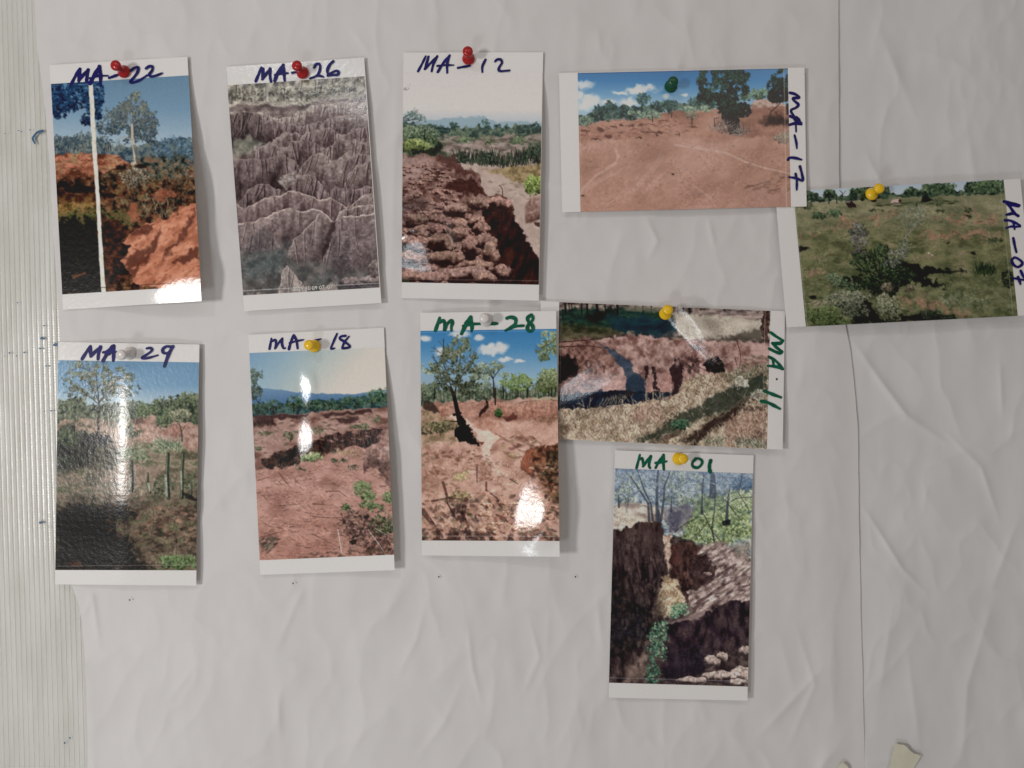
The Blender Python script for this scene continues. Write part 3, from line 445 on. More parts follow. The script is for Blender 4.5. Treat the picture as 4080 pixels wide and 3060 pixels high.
    c.line([(546, 930), (544, 990)], 14, 12, (180, 180, 162), .7); c.line([(756, 910), (760, 1030)], 15, 12, (176, 176, 160), .7); c.line([(846, 890), (850, 990)], 13, 8, (170, 170, 154), .7); c.line([(654, 960), (662, 1000)], 14, 10, (176, 176, 160), .8)
    c.line([(560, 915), (560, 1000)], 8, 8, (20, 22, 22), .9); c.line([(774, 920), (776, 1030)], 7, 7, (40, 38, 36), .9)
    c.mix(c.poly([(850, 1010), (950, 1040), (950, 1060), (870, 1050)], 14, 8), (26, 22, 22), .9)
    c.line([(776, 760), (776, 600), (778, 430)], 4, 3, (170, 160, 150), .6)
    # acacia
    T = (52, 48, 44)
    c.line([(358, 640), (360, 540), (362, 470)], 13, 10, T); 
    for (e, w) in (([(362, 480), (340, 420), (300, 360), (230, 320)], 8), ([(362, 470), (352, 380), (345, 300), (350, 250)], 8), ([(362, 480), (400, 430), (480, 390), (560, 380)], 8), ([(362, 490), (300, 440), (230, 420)], 6), ([(366, 470), (440, 420), (540, 440)], 5), ([(355, 400), (400, 330), (440, 290)], 5), ([(350, 330), (300, 290), (240, 270)], 5)): c.line(e, w, 2.5, T)
    for k in range(26): c.branch(c.rng.uniform(230, 520), c.rng.uniform(280, 430), c.rng.uniform(-3.1, 0), 40, 3.5, T, 2, .6, .7)
    c.leaves([(310, 280, 130, 60), (260, 360, 100, 50), (450, 320, 110, 50), (420, 410, 170, 46), (560, 390, 50, 20), (240, 430, 60, 40)], 680, 8, [(48, 50, 36), (78, 80, 52), (112, 112, 80)], thr=.5, sc=24, a=.8)
    c.leaves([(540, 320, 30, 14), (520, 430, 40, 30)], 60, 8, [(60, 66, 60), (90, 92, 76)], thr=.4)
    c.C = c.C * (1 - .16 * sst(600, 800, Y) * sst(900, 300, X))[..., None]; c.crunch(sst(470, 600, Y), .42, 9); c.grain(.03); c.edge_line((104, 1445), (936, 1438), (190, 180, 170), 3.5, .5)

def paint_18(c):
    X, Y = c.X, c.Y
    q = np.clip((X - 120) / 800 + (Y - 230) / 900, 0, 1.3)
    c.C = c.vgrad([(0, (116, 150, 178)), (.3, (142, 168, 182)), (.6, (176, 186, 184)), (.9, (206, 198, 188)), (1.3, (212, 202, 192))], q)
    c.mix(sst(300, 140, X) * sst(300, 450, Y), (150, 178, 192), .5)
    c.mix(c.below([(100, 448), (180, 455), (280, 462), (340, 470), (390, 478), (500, 485), (620, 488), (720, 490), (830, 470), (950, 460)], 8, 3), c.vgrad([(440, (112, 140, 170)), (540, (74, 110, 146)), (600, (80, 112, 130))]))
    c.mix(c.below([(100, 560), (300, 545), (480, 530), (600, 520), (700, 505), (800, 500), (960, 480)], 12, 10, 26), c.tex([(30, 52, 58), (54, 84, 84), (84, 110, 100)], 22, 4, 1))
    c.leaves([(180, 575, 60, 32), (250, 560, 50, 34), (370, 545, 52, 44), (490, 560, 60, 30), (600, 560, 80, 26), (720, 540, 70, 30), (830, 510, 50, 40), (900, 500, 40, 50)], 620, 9, [(24, 42, 38), (50, 74, 56), (92, 112, 80)], thr=.34)
    for x, y in ((250, 620), (370, 600), (494, 640), (550, 610), (832, 585), (738, 600)): c.line([(x, y), (x, y - 60)], 7, 5, (40, 36, 34))
    c.leaves([(135, 380, 44, 40), (140, 480, 48, 44)], 170, 9, [(50, 64, 60), (84, 98, 86)], thr=.36)
    # plain
    c.mix(c.below([(110, 625), (300, 605), (450, 600), (600, 585), (760, 575), (960, 565)], 10, 8), c.tex([(112, 70, 60), (150, 106, 94), (178, 134, 120)], 34, 5, 2, sx=2))
    c.mix(c.poly([(130, 620), (300, 608), (460, 605), (440, 630), (260, 640), (140, 650)], 12, 8), (58, 34, 34), .85); c.mix(c.poly([(530, 610), (700, 590), (830, 575), (840, 600), (700, 610), (560, 630)], 12, 8), (54, 32, 32), .85)
    c.mix(c.poly([(130, 650), (250, 640), (270, 670), (190, 690), (130, 700)], 14, 8), (52, 30, 28), .9); c.mix(c.poly([(610, 640), (740, 615), (760, 650), (660, 665)], 14, 10), (64, 38, 36), .8)
    c.mix(c.poly([(140, 700), (330, 670), (600, 650), (700, 690), (560, 740), (300, 800), (140, 830)], 40, 16), c.tex([(160, 118, 106), (194, 154, 142)], 40, 4, 3, sx=2), .8)
    # gully walls
    c.mix(c.poly([(480, 760), (560, 735), (700, 720), (840, 690), (890, 700), (880, 770), (800, 800), (700, 800), (560, 840), (500, 830)], 12, 12), c.tex([(26, 14, 14), (56, 32, 30), (92, 56, 48)], 22, 4, 4))
    c.mix(c.poly([(180, 870), (260, 840), (400, 800), (520, 770), (540, 850), (420, 880), (330, 920), (200, 930)], 12, 12), c.tex([(22, 14, 14), (48, 30, 28), (84, 54, 46)], 22, 4, 5))
    for k in range(16): x = c.rng.uniform(500, 880); c.line([(x, 720 - (x - 560) * .06), (x + 14, 800)], 6, 3, (126, 84, 72), .5)
    c.mix(c.below([(120, 930), (250, 925), (330, 930), (420, 885), (560, 850), (700, 805), (780, 800), (960, 850)], 12, 10), c.tex([(158, 106, 92), (184, 130, 114), (196, 144, 128)], 60, 5, 6, sx=1.5))
    c.mix(c.poly([(145, 870), (180, 865), (190, 930), (145, 940)], 10, 8), (130, 84, 72), .9)
    c.ridge([(780, 830), (820, 790), (870, 790), (890, 850)], (186, 140, 126), (84, 50, 46), 110, None, 8, 8, 30, 40); c.ridge([(880, 820), (910, 800), (960, 800)], (190, 150, 136), (104, 66, 58), 120, None, 8, 6, 30, 41)
    c.mix(c.poly([(800, 880), (960, 900), (960, 1060), (900, 980), (860, 920)], 20, 14), c.tex([(60, 40, 36), (130, 90, 78)], 18, 3, 7), .75)
    c.leaves([(470, 860, 60, 22)], 160, 9, [(70, 96, 56), (120, 150, 92), (160, 176, 120)], thr=.3)
    c.leaves([(640, 880, 40, 12), (720, 920, 30, 14), (420, 930, 30, 10), (340, 735, 30, 24), (510, 705, 40, 16), (200, 720, 50, 14), (160, 810, 24, 12), (760, 680, 60, 14), (840, 640, 40, 14)], 260, 8, [(48, 60, 40), (96, 104, 74)], thr=.34)
    c.grass(c.poly([(600, 830), (760, 820), (760, 860), (600, 860)], 14), 90, 24, 4, [(190, 160, 118), (150, 124, 88)], .7, spread=.6)
    c.grass(c.poly([(260, 910), (400, 880), (400, 920), (280, 940)], 10), 60, 22, 4, [(60, 60, 50), (120, 110, 90)], .7)
    # foreground debris
    f = c.below([(120, 960), (500, 890), (960, 900)], 30)
    c.mix(f * sst(1000, 1450, Y), (176, 112, 92), .45)
    c.dabs(f, 240, 13, 4, [(104, 62, 52), (206, 154, 136), (130, 84, 70)], .5, ang=.2, spread=.5)
    for p in ([(280, 960), (320, 1000), (360, 1050)], [(460, 1210), (560, 1215), (680, 1225), (760, 1220)], [(560, 1060), (640, 1070), (690, 1100)], [(480, 1135), (600, 1140)], [(350, 1270), (410, 1265)], [(170, 1335), (280, 1305)], [(480, 1310), (560, 1350), (640, 1390)], [(160, 1000), (230, 980)], [(290, 1145), (420, 1140)]):
        c.line([(x + c.rng.uniform(-6, 6), y + c.rng.uniform(-8, 8)) for x, y in p], 7, 3, (84, 50, 44), .6)
    c.leaves([(770, 1045, 50, 36), (860, 1155, 50, 26), (900, 1260, 90, 54), (930, 1100, 34, 30), (680, 1160, 24, 22), (810, 1090, 40, 40), (800, 1140, 40, 20)], 760, 9, [(30, 42, 24), (64, 88, 46), (112, 134, 84)], thr=.34)
    c.dabs(c.poly([(640, 1170), (800, 1200), (960, 1330), (960, 1430), (800, 1420), (640, 1260)], 40), 330, 13, 6, [(46, 30, 28), (84, 56, 48), (150, 110, 94), (30, 22, 22)], .75, spread=1.5)
    c.grass(c.poly([(640, 1170), (950, 1200), (960, 1440), (640, 1400)], 30), 240, 34, 4, [(70, 50, 44), (170, 146, 128), (40, 30, 28)], .6, ang=-.4, spread=1.4)
    c.mix(c.poly([(700, 1360), (740, 1340), (740, 1370), (710, 1380)], 8, 5), (24, 16, 16), .9)
    c.line([(632, 1290), (645, 1370), (656, 1440)], 7, 5, (206, 196, 184), .8); c.line([(810, 1290), (870, 1370), (915, 1437)], 6, 4, (200, 190, 176), .8); c.line([(850, 1280), (955, 1340)], 5, 3, (190, 180, 166), .7)
    c.dabs(c.poly([(170, 1340), (280, 1330), (260, 1400), (190, 1440)], 14), 40, 20, 6, [(70, 52, 44), (110, 100, 84), (40, 28, 28)], .8, ang=-.5)
    c.dabs(c.poly([(380, 1430), (960, 1400), (960, 1440), (380, 1460)], 14), 60, 12, 7, [(90, 64, 52), (60, 50, 40)], .6)
    c.grass(f, 420, 26, 5, [(96, 58, 50), (70, 42, 38), (120, 76, 64)], .6, ang=.1, spread=.7); c.grass(f, 260, 22, 5, [(212, 166, 150), (200, 150, 132)], .5, ang=.1, spread=.6)
    c.dabs(c.below([(120, 640), (960, 600)], 20) * (1 - f), 220, 14, 5, [(84, 52, 46), (70, 74, 54), (204, 164, 150), (120, 80, 70)], .55, spread=.4)
    c.crunch(sst(560, 640, Y), .2, 9); c.grain(.02)

def paint_28(c):
    X, Y = c.X, c.Y
    c.C = c.vgrad([(190, (58, 120, 172)), (300, (76, 134, 180)), (420, (122, 162, 192)), (540, (164, 186, 200))])
    for (x, y, rx, ry) in ((140, 250, 34, 18), (345, 222, 60, 20), (458, 246, 30, 18), (520, 320, 70, 26), (590, 300, 44, 26), (530, 290, 18, 14), (612, 375, 44, 12), (695, 385, 34, 10), (240, 330, 40, 26), (310, 340, 40, 20)):
        c.mix(c.ell(x, y, rx, ry, .45, rx * .15, 30, int(x)), (212, 210, 208), .9)
    c.mix(c.below([(100, 470), (180, 460), (300, 480), (560, 520), (700, 520), (960, 500)], 40), (134, 160, 180), .6)
    # tree belt
    c.mix(c.below([(100, 520), (200, 500), (260, 560), (420, 540), (520, 520), (600, 545), (720, 540), (830, 500), (960, 460)], 20, 20, 26), c.tex([(60, 72, 62), (100, 114, 92), (140, 148, 122)], 20, 4, 1))
    c.grass(c.poly([(110, 600), (920, 590), (920, 620), (110, 625)], 10), 120, 70, 5, [(40, 40, 36), (70, 72, 62)], .7, spread=.12)
    c.leaves([(170, 430, 60, 30), (150, 560, 50, 40), (450, 540, 80, 50), (470, 460, 60, 60), (620, 470, 40, 20)], 420, 9, [(70, 84, 70), (112, 126, 98), (150, 160, 134)], thr=.4)
    c.line([(545, 620), (543, 520), (540, 480), (510, 430)], 11, 4, (56, 50, 46)); c.line([(540, 485), (580, 430), (610, 415)], 6, 3, (56, 50, 46)); c.line([(540, 490), (480, 410)], 5, 3, (56, 50, 46))
    c.leaves([(540, 415, 76, 16), (500, 440, 60, 24)], 160, 9, [(84, 98, 86), (124, 136, 116)], thr=.38)
    c.line([(688, 720), (686, 600), (690, 520)], 11, 9, (70, 58, 50)); c.leaves([(680, 500, 100, 32), (690, 530, 60, 26), (665, 640, 26, 30)], 420, 9, [(48, 66, 38), (88, 112, 62), (124, 144, 90)], thr=.32)
    c.leaves([(880, 490, 70, 56), (850, 540, 50, 30)], 420, 9, [(60, 72, 42), (104, 118, 72), (140, 150, 104)], thr=.32)
    for x in (868, 885, 905, 742, 600, 195): c.line([(x, 605), (x + 2, 540)], 7, 6, (36, 32, 30))
    c.leaves([(880, 250, 60, 44), (840, 310, 54, 30), (910, 300, 30, 50), (840, 360, 30, 30)], 300, 9, [(72, 86, 62), (112, 124, 86), (146, 156, 118)], thr=.42, a=.85); c.branch(915, 250, 2.6, 60, 5, (70, 62, 52), 3, .5, .8)
    # ground
    c.mix(c.below([(100, 650), (200, 625), (420, 620), (560, 612), (760, 600), (930, 598)], 10, 8), c.tex([(150, 104, 88), (184, 140, 122), (200, 160, 142)], 60, 5, 2, sx=2))
    c.mix(c.poly([(760, 600), (930, 595), (930, 615), (780, 618)], 8, 4), (180, 166, 134), .8)
    c.ridge([(215, 640), (330, 628), (440, 622), (560, 620), (640, 640), (760, 620), (930, 612)], (186, 134, 114), (150, 98, 80), 90, (84, 56, 50), 7, 8, 30, 1, .8, 12)
    c.mix(c.poly([(110, 660), (200, 690), (320, 730), (300, 800), (340, 860), (118, 900)], 30, 16), c.tex([(110, 92, 66), (150, 122, 92), (176, 142, 116)], 30, 4, 3), .85)
    c.mix(c.poly([(600, 720), (650, 695), (690, 705), (680, 730), (620, 735)], 12, 8), (84, 42, 36), .85); c.mix(c.poly([(770, 720), (860, 700), (920, 720), (900, 750), (800, 755)], 16, 10), c.tex([(96, 66, 48), (150, 104, 84)], 16, 3, 4), .85)
    c.mix(c.poly([(120, 620), (190, 625), (230, 690), (190, 700), (130, 660)], 14, 10), (44, 32, 30), .8)
    c.mix(c.poly([(260, 690), (330, 640), (420, 630), (480, 690), (420, 730), (300, 720)], 20, 10), c.tex([(166, 116, 98), (190, 140, 122)], 20, 3, 5), .8)
    # channel
    c.mix(c.poly([(420, 750), (520, 720), (620, 760), (560, 830), (460, 780)], 20, 12), c.tex([(166, 108, 86), (196, 146, 126)], 22, 3, 6), .8); c.dab(556, 820, 9, 9, 0, (110, 50, 36), .9)
    c.mix(c.below([(110, 880), (300, 870), (420, 890), (520, 950), (620, 900), (760, 830), (940, 790)], 40, 16), c.tex([(158, 112, 94), (190, 144, 126), (206, 164, 146)], 70, 5, 7), .8)
    c.mix(c.poly([(560, 780), (740, 740), (930, 770), (930, 830), (760, 850), (640, 900), (560, 960)], 40, 16), c.tex([(184, 136, 118), (206, 162, 144)], 40, 4, 8), .6)
    c.dabs(c.poly([(580, 830), (700, 820), (840, 850), (700, 960), (600, 960)], 20), 90, 14, 6, [(120, 74, 60), (150, 130, 92), (100, 64, 52)], .65)
    c.mix(c.poly([(270, 715), (330, 705), (400, 740), (470, 790), (540, 800), (600, 840), (540, 870), (515, 920), (560, 1010), (640, 1060), (560, 1050), (480, 960), (470, 880), (430, 800), (340, 740)], 18, 8), (222, 184, 166), .9)
    c.mix(c.poly([(560, 800), (610, 835), (545, 872), (522, 915), (535, 870), (580, 840)], 10, 5), (150, 96, 76), .7)
    # right red gully
    c.mix(c.poly([(720, 930), (800, 880), (930, 870), (935, 1220), (860, 1180), (800, 1090), (730, 1040), (705, 1010)], 16, 12), c.tex([(60, 36, 28), (112, 66, 46), (150, 92, 66)], 24, 4, 9))
    c.mix(c.poly([(720, 930), (780, 900), (780, 1050), (740, 1040), (705, 1010)], 14, 10), (158, 86, 60), .75); c.mix(c.poly([(860, 920), (930, 900), (930, 1080), (850, 1120), (830, 1060)], 20, 14), c.tex([(30, 24, 20), (84, 70, 46)], 18, 3, 10), .85)
    c.dabs(c.poly([(800, 1000), (930, 950), (930, 1280), (860, 1200)], 20), 120, 14, 8, [(150, 96, 72), (50, 34, 28), (110, 90, 60)], .7, spread=1.5)
    # tilted tree with exposed roots
    T = (30, 22, 22)
    c.mix(c.poly([(335, 690), (365, 720), (390, 770), (400, 765), (430, 830), (465, 885), (400, 870), (350, 860), (320, 840), (310, 790), (340, 760)], 8, 8, 20), T)
    c.line([(350, 770), (330, 680), (310, 590), (290, 540)], 34, 16, T); c.line([(310, 700), (350, 690)], 18, 12, T); c.line([(330, 740), (250, 735)], 8, 4, T)
    for (e, w) in (([(310, 590), (330, 500), (345, 400), (350, 290)], 10), ([(300, 560), (270, 460), (240, 380), (250, 250)], 8), ([(300, 550), (240, 500), (220, 430)], 7), ([(330, 500), (390, 430), (420, 380)], 6)): c.line(e, w, 3, (52, 46, 44))
    for k in range(18): c.branch(c.rng.uniform(220, 410), c.rng.uniform(330, 470), c.rng.uniform(-2.8, -.4), 44, 3.5, (58, 54, 50), 2, .5, .75)
    c.leaves([(330, 380, 100, 110), (280, 440, 90, 80), (380, 470, 80, 80), (340, 530, 110, 50), (350, 280, 50, 50)], 1200, 8, [(34, 38, 30), (60, 66, 48), (90, 98, 74), (112, 120, 98)], thr=.46, sc=26, a=.8)
    c.mix(c.poly([(455, 720), (470, 670), (500, 640), (490, 590), (515, 630), (512, 660), (490, 690)], 8, 6), (46, 30, 28), .95); c.line([(553, 640), (553, 545)], 9, 10, (40, 32, 32)); c.line([(490, 640), (515, 590)], 5, 3, (60, 40, 36))
    c.leaves([(572, 692, 22, 22)], 70, 9, [(30, 50, 28), (58, 84, 48)], thr=.3); c.leaves([(140, 790, 30, 30), (280, 760, 50, 24), (200, 780, 80, 30)], 220, 8, [(44, 44, 32), (104, 100, 68)], thr=.38)
    c.mix(c.poly([(455, 860), (490, 855), (470, 880)], 6, 4), (110, 56, 40), .9)
    # stones, litter, shade in the foreground
    c.dabs(c.below([(110, 930), (930, 1000)], 40), 420, 13, 6, [(134, 86, 68), (206, 164, 142), (110, 70, 56), (96, 90, 58), (216, 176, 156)], .6)
    c.dabs(c.poly([(130, 920), (480, 900), (540, 1000), (330, 1010)], 20), 70, 12, 6, [(104, 64, 50), (140, 96, 78)], .65); c.leaves([(360, 1060, 50, 26), (340, 1180, 60, 30)], 130, 9, [(120, 110, 66), (160, 146, 100)], thr=.36, a=.7)
    for p, w in (([(120, 1265), (180, 1340), (240, 1420)], 34), ([(245, 1100), (265, 1170), (270, 1220), (330, 1330)], 18), ([(180, 1210), (280, 1190), (360, 1200)], 14), ([(445, 1010), (445, 1100)], 12), ([(500, 1100), (500, 1145), (560, 1190), (600, 1260)], 12), ([(380, 1200), (360, 1280), (400, 1380)], 26), ([(640, 1080), (690, 1110)], 8), ([(560, 1290), (640, 1340), (700, 1400)], 14)): c.line(p, w, w * .5, (70, 42, 38), .7)
    low = c.below([(110, 1230), (300, 1200), (600, 1180), (800, 1180), (930, 1230)], 80)
    c.dabs(low, 420, 16, 9, [(84, 54, 46), (56, 40, 36), (206, 156, 132), (176, 124, 102), (88, 84, 56)], .65, spread=1.5)
    c.mix(c.poly([(280, 1260), (440, 1220), (460, 1380), (380, 1430), (290, 1380)], 60, 30) * sst(.38, .6, c.fbm(30, 3, 44)), (50, 36, 34), .8)
    c.mix(c.below([(110, 1400), (400, 1390), (930, 1410)], 50, 20) * sst(.4, .6, c.fbm(36, 3, 45)), (52, 34, 32), .75)
    for k in range(30): c.boulder(c.rng.uniform(400, 920), c.rng.uniform(1190, 1430), c.rng.uniform(14, 34), c.rng.uniform(10, 22), (206, 154, 130), (110, 66, 52), k, .3, .3)
    c.C = c.C * (1 + .07 * sst(600, 700, Y))[..., None]; c.grass(c.below([(110, 900), (930, 960)], 40), 420, 26, 5, [(120, 76, 62), (90, 60, 50), (222, 184, 164), (134, 120, 84)], .55, ang=-1.2, spread=.9); c.crunch(sst(560, 640, Y), .2, 9); c.grain(.02); c.edge_line((120, 1415), (932, 1418), (200, 186, 176), 4, .4); c.edge_line((112, 214), (915, 203), (120, 160, 196), 5, .5)

def paint_11(c):
    X, Y = c.X, c.Y
    c.C = c.tex([(62, 50, 48), (112, 96, 88), (160, 146, 132)], 30, 4, 1, sx=2)
    c.mix(c.poly([(150, 180), (500, 170), (1000, 170), (1120, 230), (1120, 330), (900, 380), (150, 330)], 40, 20), c.tex([(16, 30, 30), (30, 50, 46), (52, 74, 56)], 40, 5, 2, sx=3))
    c.mix(c.poly([(150, 290), (700, 330), (700, 400), (150, 440)], 50, 16), c.tex([(44, 44, 30), (88, 84, 56)], 40, 4, 3, sx=3), .8)
    c.mix(c.poly([(540, 250), (900, 230), (1130, 270), (1180, 360), (1000, 420), (640, 340)], 70, 20), c.tex([(18, 36, 48), (34, 58, 70)], 40, 4, 4, sx=2), .85)
    for x, w in ((215, 18), (245, 8), (270, 8), (352, 12), (398, 18), (480, 22), (548, 10), (652, 22), (800, 8), (865, 10), (935, 10), (1205, 12), (1255, 16), (1550, 18), (1697, 20)): c.line([(x, 120), (x + 4, 190 + (x % 40))], w, w, (26, 22, 24), .9)
    c.mix(c.poly([(700, 145), (1100, 160), (1100, 200), (720, 190)], 14, 8), (120, 112, 98), .6)
    c.mix(c.poly([(1130, 215), (1300, 215), (1640, 230), (1960, 270), (1960, 420), (1600, 400), (1420, 420), (1240, 440), (1130, 330)], 40, 14), c.tex([(168, 156, 138), (196, 184, 166)], 60, 4, 5, sx=3))
    c.mix(c.poly([(1300, 170), (1880, 195), (1880, 250), (1520, 230), (1280, 210)], 14, 10), c.tex([(70, 58, 60), (150, 130, 124), (188, 160, 150)], 30, 4, 6, sx=3), .9)
    c.mix(c.poly([(1880, 190), (1935, 190), (1925, 440), (1860, 400), (1852, 320)], 8, 8), c.tex([(50, 34, 32), (104, 74, 66)], 20, 3, 7, sx=.5))
    c.mix(c.poly([(1560, 420), (1660, 370), (1860, 340), (1860, 430), (1700, 440)], 40, 14), (74, 68, 60), .8)
    # bank face
    top = [(150, 440), (400, 430), (560, 420), (740, 390), (900, 400), (1150, 430), (1300, 440), (1500, 430), (1940, 460)]
    c.mix(c.below(top, 20, 14), c.tex([(118, 78, 70), (170, 128, 118), (194, 154, 144)], 50, 5, 8))
    c.mix(c.poly([(150, 430), (420, 420), (700, 500), (740, 600), (600, 680), (330, 700), (150, 620)], 40, 18), c.tex([(80, 50, 44), (132, 90, 78), (156, 112, 98)], 30, 4, 9), .85)
    for p in ([(160, 450), (420, 430), (620, 400)], [(160, 490), (400, 480), (560, 500)]): c.line(p, 12, 6, (60, 36, 32), .8)
    c.mix(c.poly([(500, 460), (620, 520), (720, 580), (790, 640), (780, 720), (860, 750), (900, 870), (530, 860), (720, 840), (730, 740), (640, 600)], 20, 12), (44, 62, 82), .85)
    c.mix(c.poly([(145, 540), (260, 570), (340, 660), (330, 740), (145, 800)], 40, 20), (24, 16, 20), .9)
    c.mix(c.poly([(145, 800), (400, 740), (560, 730), (530, 850), (330, 900), (145, 900)], 40, 14), c.tex([(96, 66, 62), (160, 118, 110)], 30, 3, 10), .8)
    c.mix(c.poly([(145, 900), (520, 850), (740, 850), (900, 865), (1110, 860), (1160, 880), (1000, 930), (740, 970), (480, 1000), (145, 1040)], 16, 10), c.tex([(22, 28, 40), (38, 48, 62)], 50, 3, 11))
    c.mix(c.poly([(530, 790), (720, 760), (725, 850), (530, 858)], 10, 6), c.tex([(180, 136, 128), (200, 158, 150)], 20, 3, 12)); c.mix(c.poly([(730, 660), (870, 750), (905, 870), (720, 860)], 12, 10), (48, 62, 80), .9)
    c.mix(c.poly([(900, 720), (1100, 700), (1110, 860), (900, 865)], 14, 10), c.tex([(170, 116, 106), (196, 148, 138)], 24, 3, 13), .9)
    for p in ([(880, 650), (912, 640), (915, 740), (880, 760)], [(945, 650), (968, 660), (1000, 850), (960, 860)], [(1090, 680), (1150, 560), (1215, 640), (1190, 790), (1160, 890), (1110, 890), (1120, 780)], [(1160, 600), (1220, 640), (1200, 740)], [(390, 600), (412, 600), (405, 650), (385, 640)]): c.mix(c.poly(p, 10, 10, 24), (46, 32, 36), .9)
    c.dabs(c.poly([(380, 620), (560, 620), (540, 720), (380, 720)], 20), 40, 12, 18, [(70, 46, 46), (170, 130, 120)], .7); c.dabs(c.poly([(860, 440), (1400, 480), (1300, 640), (900, 640)], 30), 150, 12, 16, [(150, 106, 98), (206, 170, 160), (120, 82, 76)], .5)
    c.mix(c.poly([(1240, 470), (1330, 470), (1390, 520), (1300, 520)], 20, 10), (84, 84, 90), .7)
    c.mix(c.poly([(1370, 640), (1420, 590), (1480, 570), (1550, 620), (1560, 690), (1480, 715), (1420, 690)], 12, 10), (14, 12, 18)); c.dabs(c.poly([(1230, 560), (1340, 560), (1340, 700), (1230, 700)], 20), 50, 12, 18, [(60, 40, 40), (110, 74, 70)], .8)
    c.grass(c.poly([(1340, 540), (1520, 540), (1560, 640), (1360, 640)], 20), 70, 40, 5, [(120, 104, 96), (60, 46, 46), (186, 170, 156)], .7, spread=1.4)
    for p, w in (([(1655, 435), (1680, 520), (1690, 600), (1675, 670)], 9), ([(1640, 580), (1655, 640)], 7), ([(1190, 600), (1320, 700)], 8), ([(1400, 690), (1560, 650), (1620, 610)], 7), ([(1340, 660), (1420, 700)], 7)): c.line(p, w, w * .6, (70, 46, 42), .85)
    c.dabs(c.poly([(1700, 580), (1900, 560), (1900, 640), (1720, 650)], 30), 60, 20, 9, [(110, 70, 60), (90, 84, 64), (150, 110, 96)], .6)
    # foreground straw
    fg = [(150, 1010), (420, 1010), (680, 985), (900, 950), (1120, 910), (1180, 860), (1210, 780), (1320, 720), (1560, 700), (1940, 640)]
    c.mix(c.below(fg, 20, 14), c.tex([(136, 112, 88), (184, 162, 134), (206, 186, 160)], 40, 5, 14))
    c.mix(c.poly([(760, 1010), (1000, 960), (1040, 1100), (800, 1120)], 40, 20), c.tex([(160, 116, 100), (186, 144, 128)], 30, 3, 15), .8)
    low = c.below(fg, 30)
    c.mix(c.poly([(1540, 1060), (1920, 1000), (1920, 1340), (1560, 1320)], 60, 20), c.tex([(130, 86, 72), (170, 128, 110)], 40, 3, 16), .75)
    c.mix(c.poly([(1540, 700), (1920, 630), (1915, 1000), (1780, 860), (1640, 880)], 60, 24), c.tex([(54, 62, 54), (96, 100, 80), (124, 116, 92)], 30, 4, 17), .8)
    c.mix(c.poly([(1900, 700), (1640, 800), (1440, 900), (1280, 1010), (1060, 1090), (1020, 1170), (790, 1280), (920, 1290), (1180, 1180), (1360, 1090), (1560, 1030), (1760, 930), (1910, 860)], 50, 24), (44, 50, 44), .85)
    c.mix(c.poly([(1910, 860), (1700, 960), (1440, 1100), (1180, 1290), (1330, 1305), (1480, 1170), (1640, 1060), (1780, 930)], 36, 18), (42, 28, 28), .88); c.mix(c.poly([(1180, 1190), (1060, 1240), (900, 1300), (1040, 1295), (1240, 1200)], 30, 14), (60, 42, 38), .7)
    c.mix(c.poly([(1700, 1000), (1900, 990), (1900, 1020), (1720, 1030)], 20, 14), (54, 36, 34), .7); c.mix(c.poly([(1740, 1260), (1900, 1160), (1900, 1220), (1800, 1290)], 30, 14), (60, 40, 38), .7)
    sh = c.poly([(1900, 700), (1440, 900), (1020, 1170), (790, 1280), (1330, 1305), (1640, 1060), (1910, 860)], 50)
    c.grass(low * (1 - sh * .85), 1500, 44, 6, [(206, 186, 156), (150, 122, 92), (112, 82, 62), (190, 160, 132), (222, 206, 180), (96, 84, 58)], .6, spread=1.2)
    c.dabs(low * (1 - sh), 500, 12, 6, [(96, 64, 52), (210, 186, 160), (150, 104, 88)], .5, spread=1.5); c.grass(sh, 300, 40, 6, [(60, 78, 60), (36, 40, 36), (96, 104, 80)], .6, spread=1.1)
    c.leaves([(1180, 1140, 80, 40)], 140, 12, [(30, 54, 44), (70, 96, 74)], thr=.36); c.leaves([(1690, 790, 60, 50), (1840, 890, 60, 40)], 200, 12, [(150, 144, 128), (196, 190, 172)], thr=.4, a=.7)
    c.grass(c.poly([(1380, 1280), (1560, 1270), (1560, 1340), (1380, 1320)], 14), 120, 50, 6, [(190, 184, 160), (120, 116, 92), (84, 92, 76)], .8, spread=.9); c.grass(c.poly([(1640, 1280), (1900, 1290), (1900, 1340), (1640, 1340)], 14), 200, 50, 6, [(176, 178, 156), (110, 116, 96), (74, 84, 70)], .8, spread=.9)
    for k in range(26): x = c.rng.uniform(300, 1150); c.branch(x, 1000 - (x - 300) * .1, -1.57 + c.rng.uniform(-.7, .7), 44, 5, (170, 152, 126), 1, .6, .8)
    c.line([(560, 990), (700, 975), (695, 935), (680, 932)], 7, 5, (206, 186, 160), .9); c.line([(700, 975), (750, 995)], 7, 5, (206, 186, 160), .9)
    c.grass(low * (1 - sh), 700, 34, 7, [(84, 58, 46), (110, 84, 62), (64, 46, 40)], .6, spread=1.2); c.grass(low * (1 - sh), 600, 40, 5, [(226, 212, 186), (210, 190, 160)], .65, spread=1.2); c.crunch(c.below(top, 30), .25, 12); c.crunch(1 - c.below(top, 30), .25, 14); c.grain(.02); c.edge_line((1893, 190), (1870, 1345), (200, 190, 184), 5, .45); c.edge_line((180, 118), (168, 1262), (150, 150, 150), 5, .4)

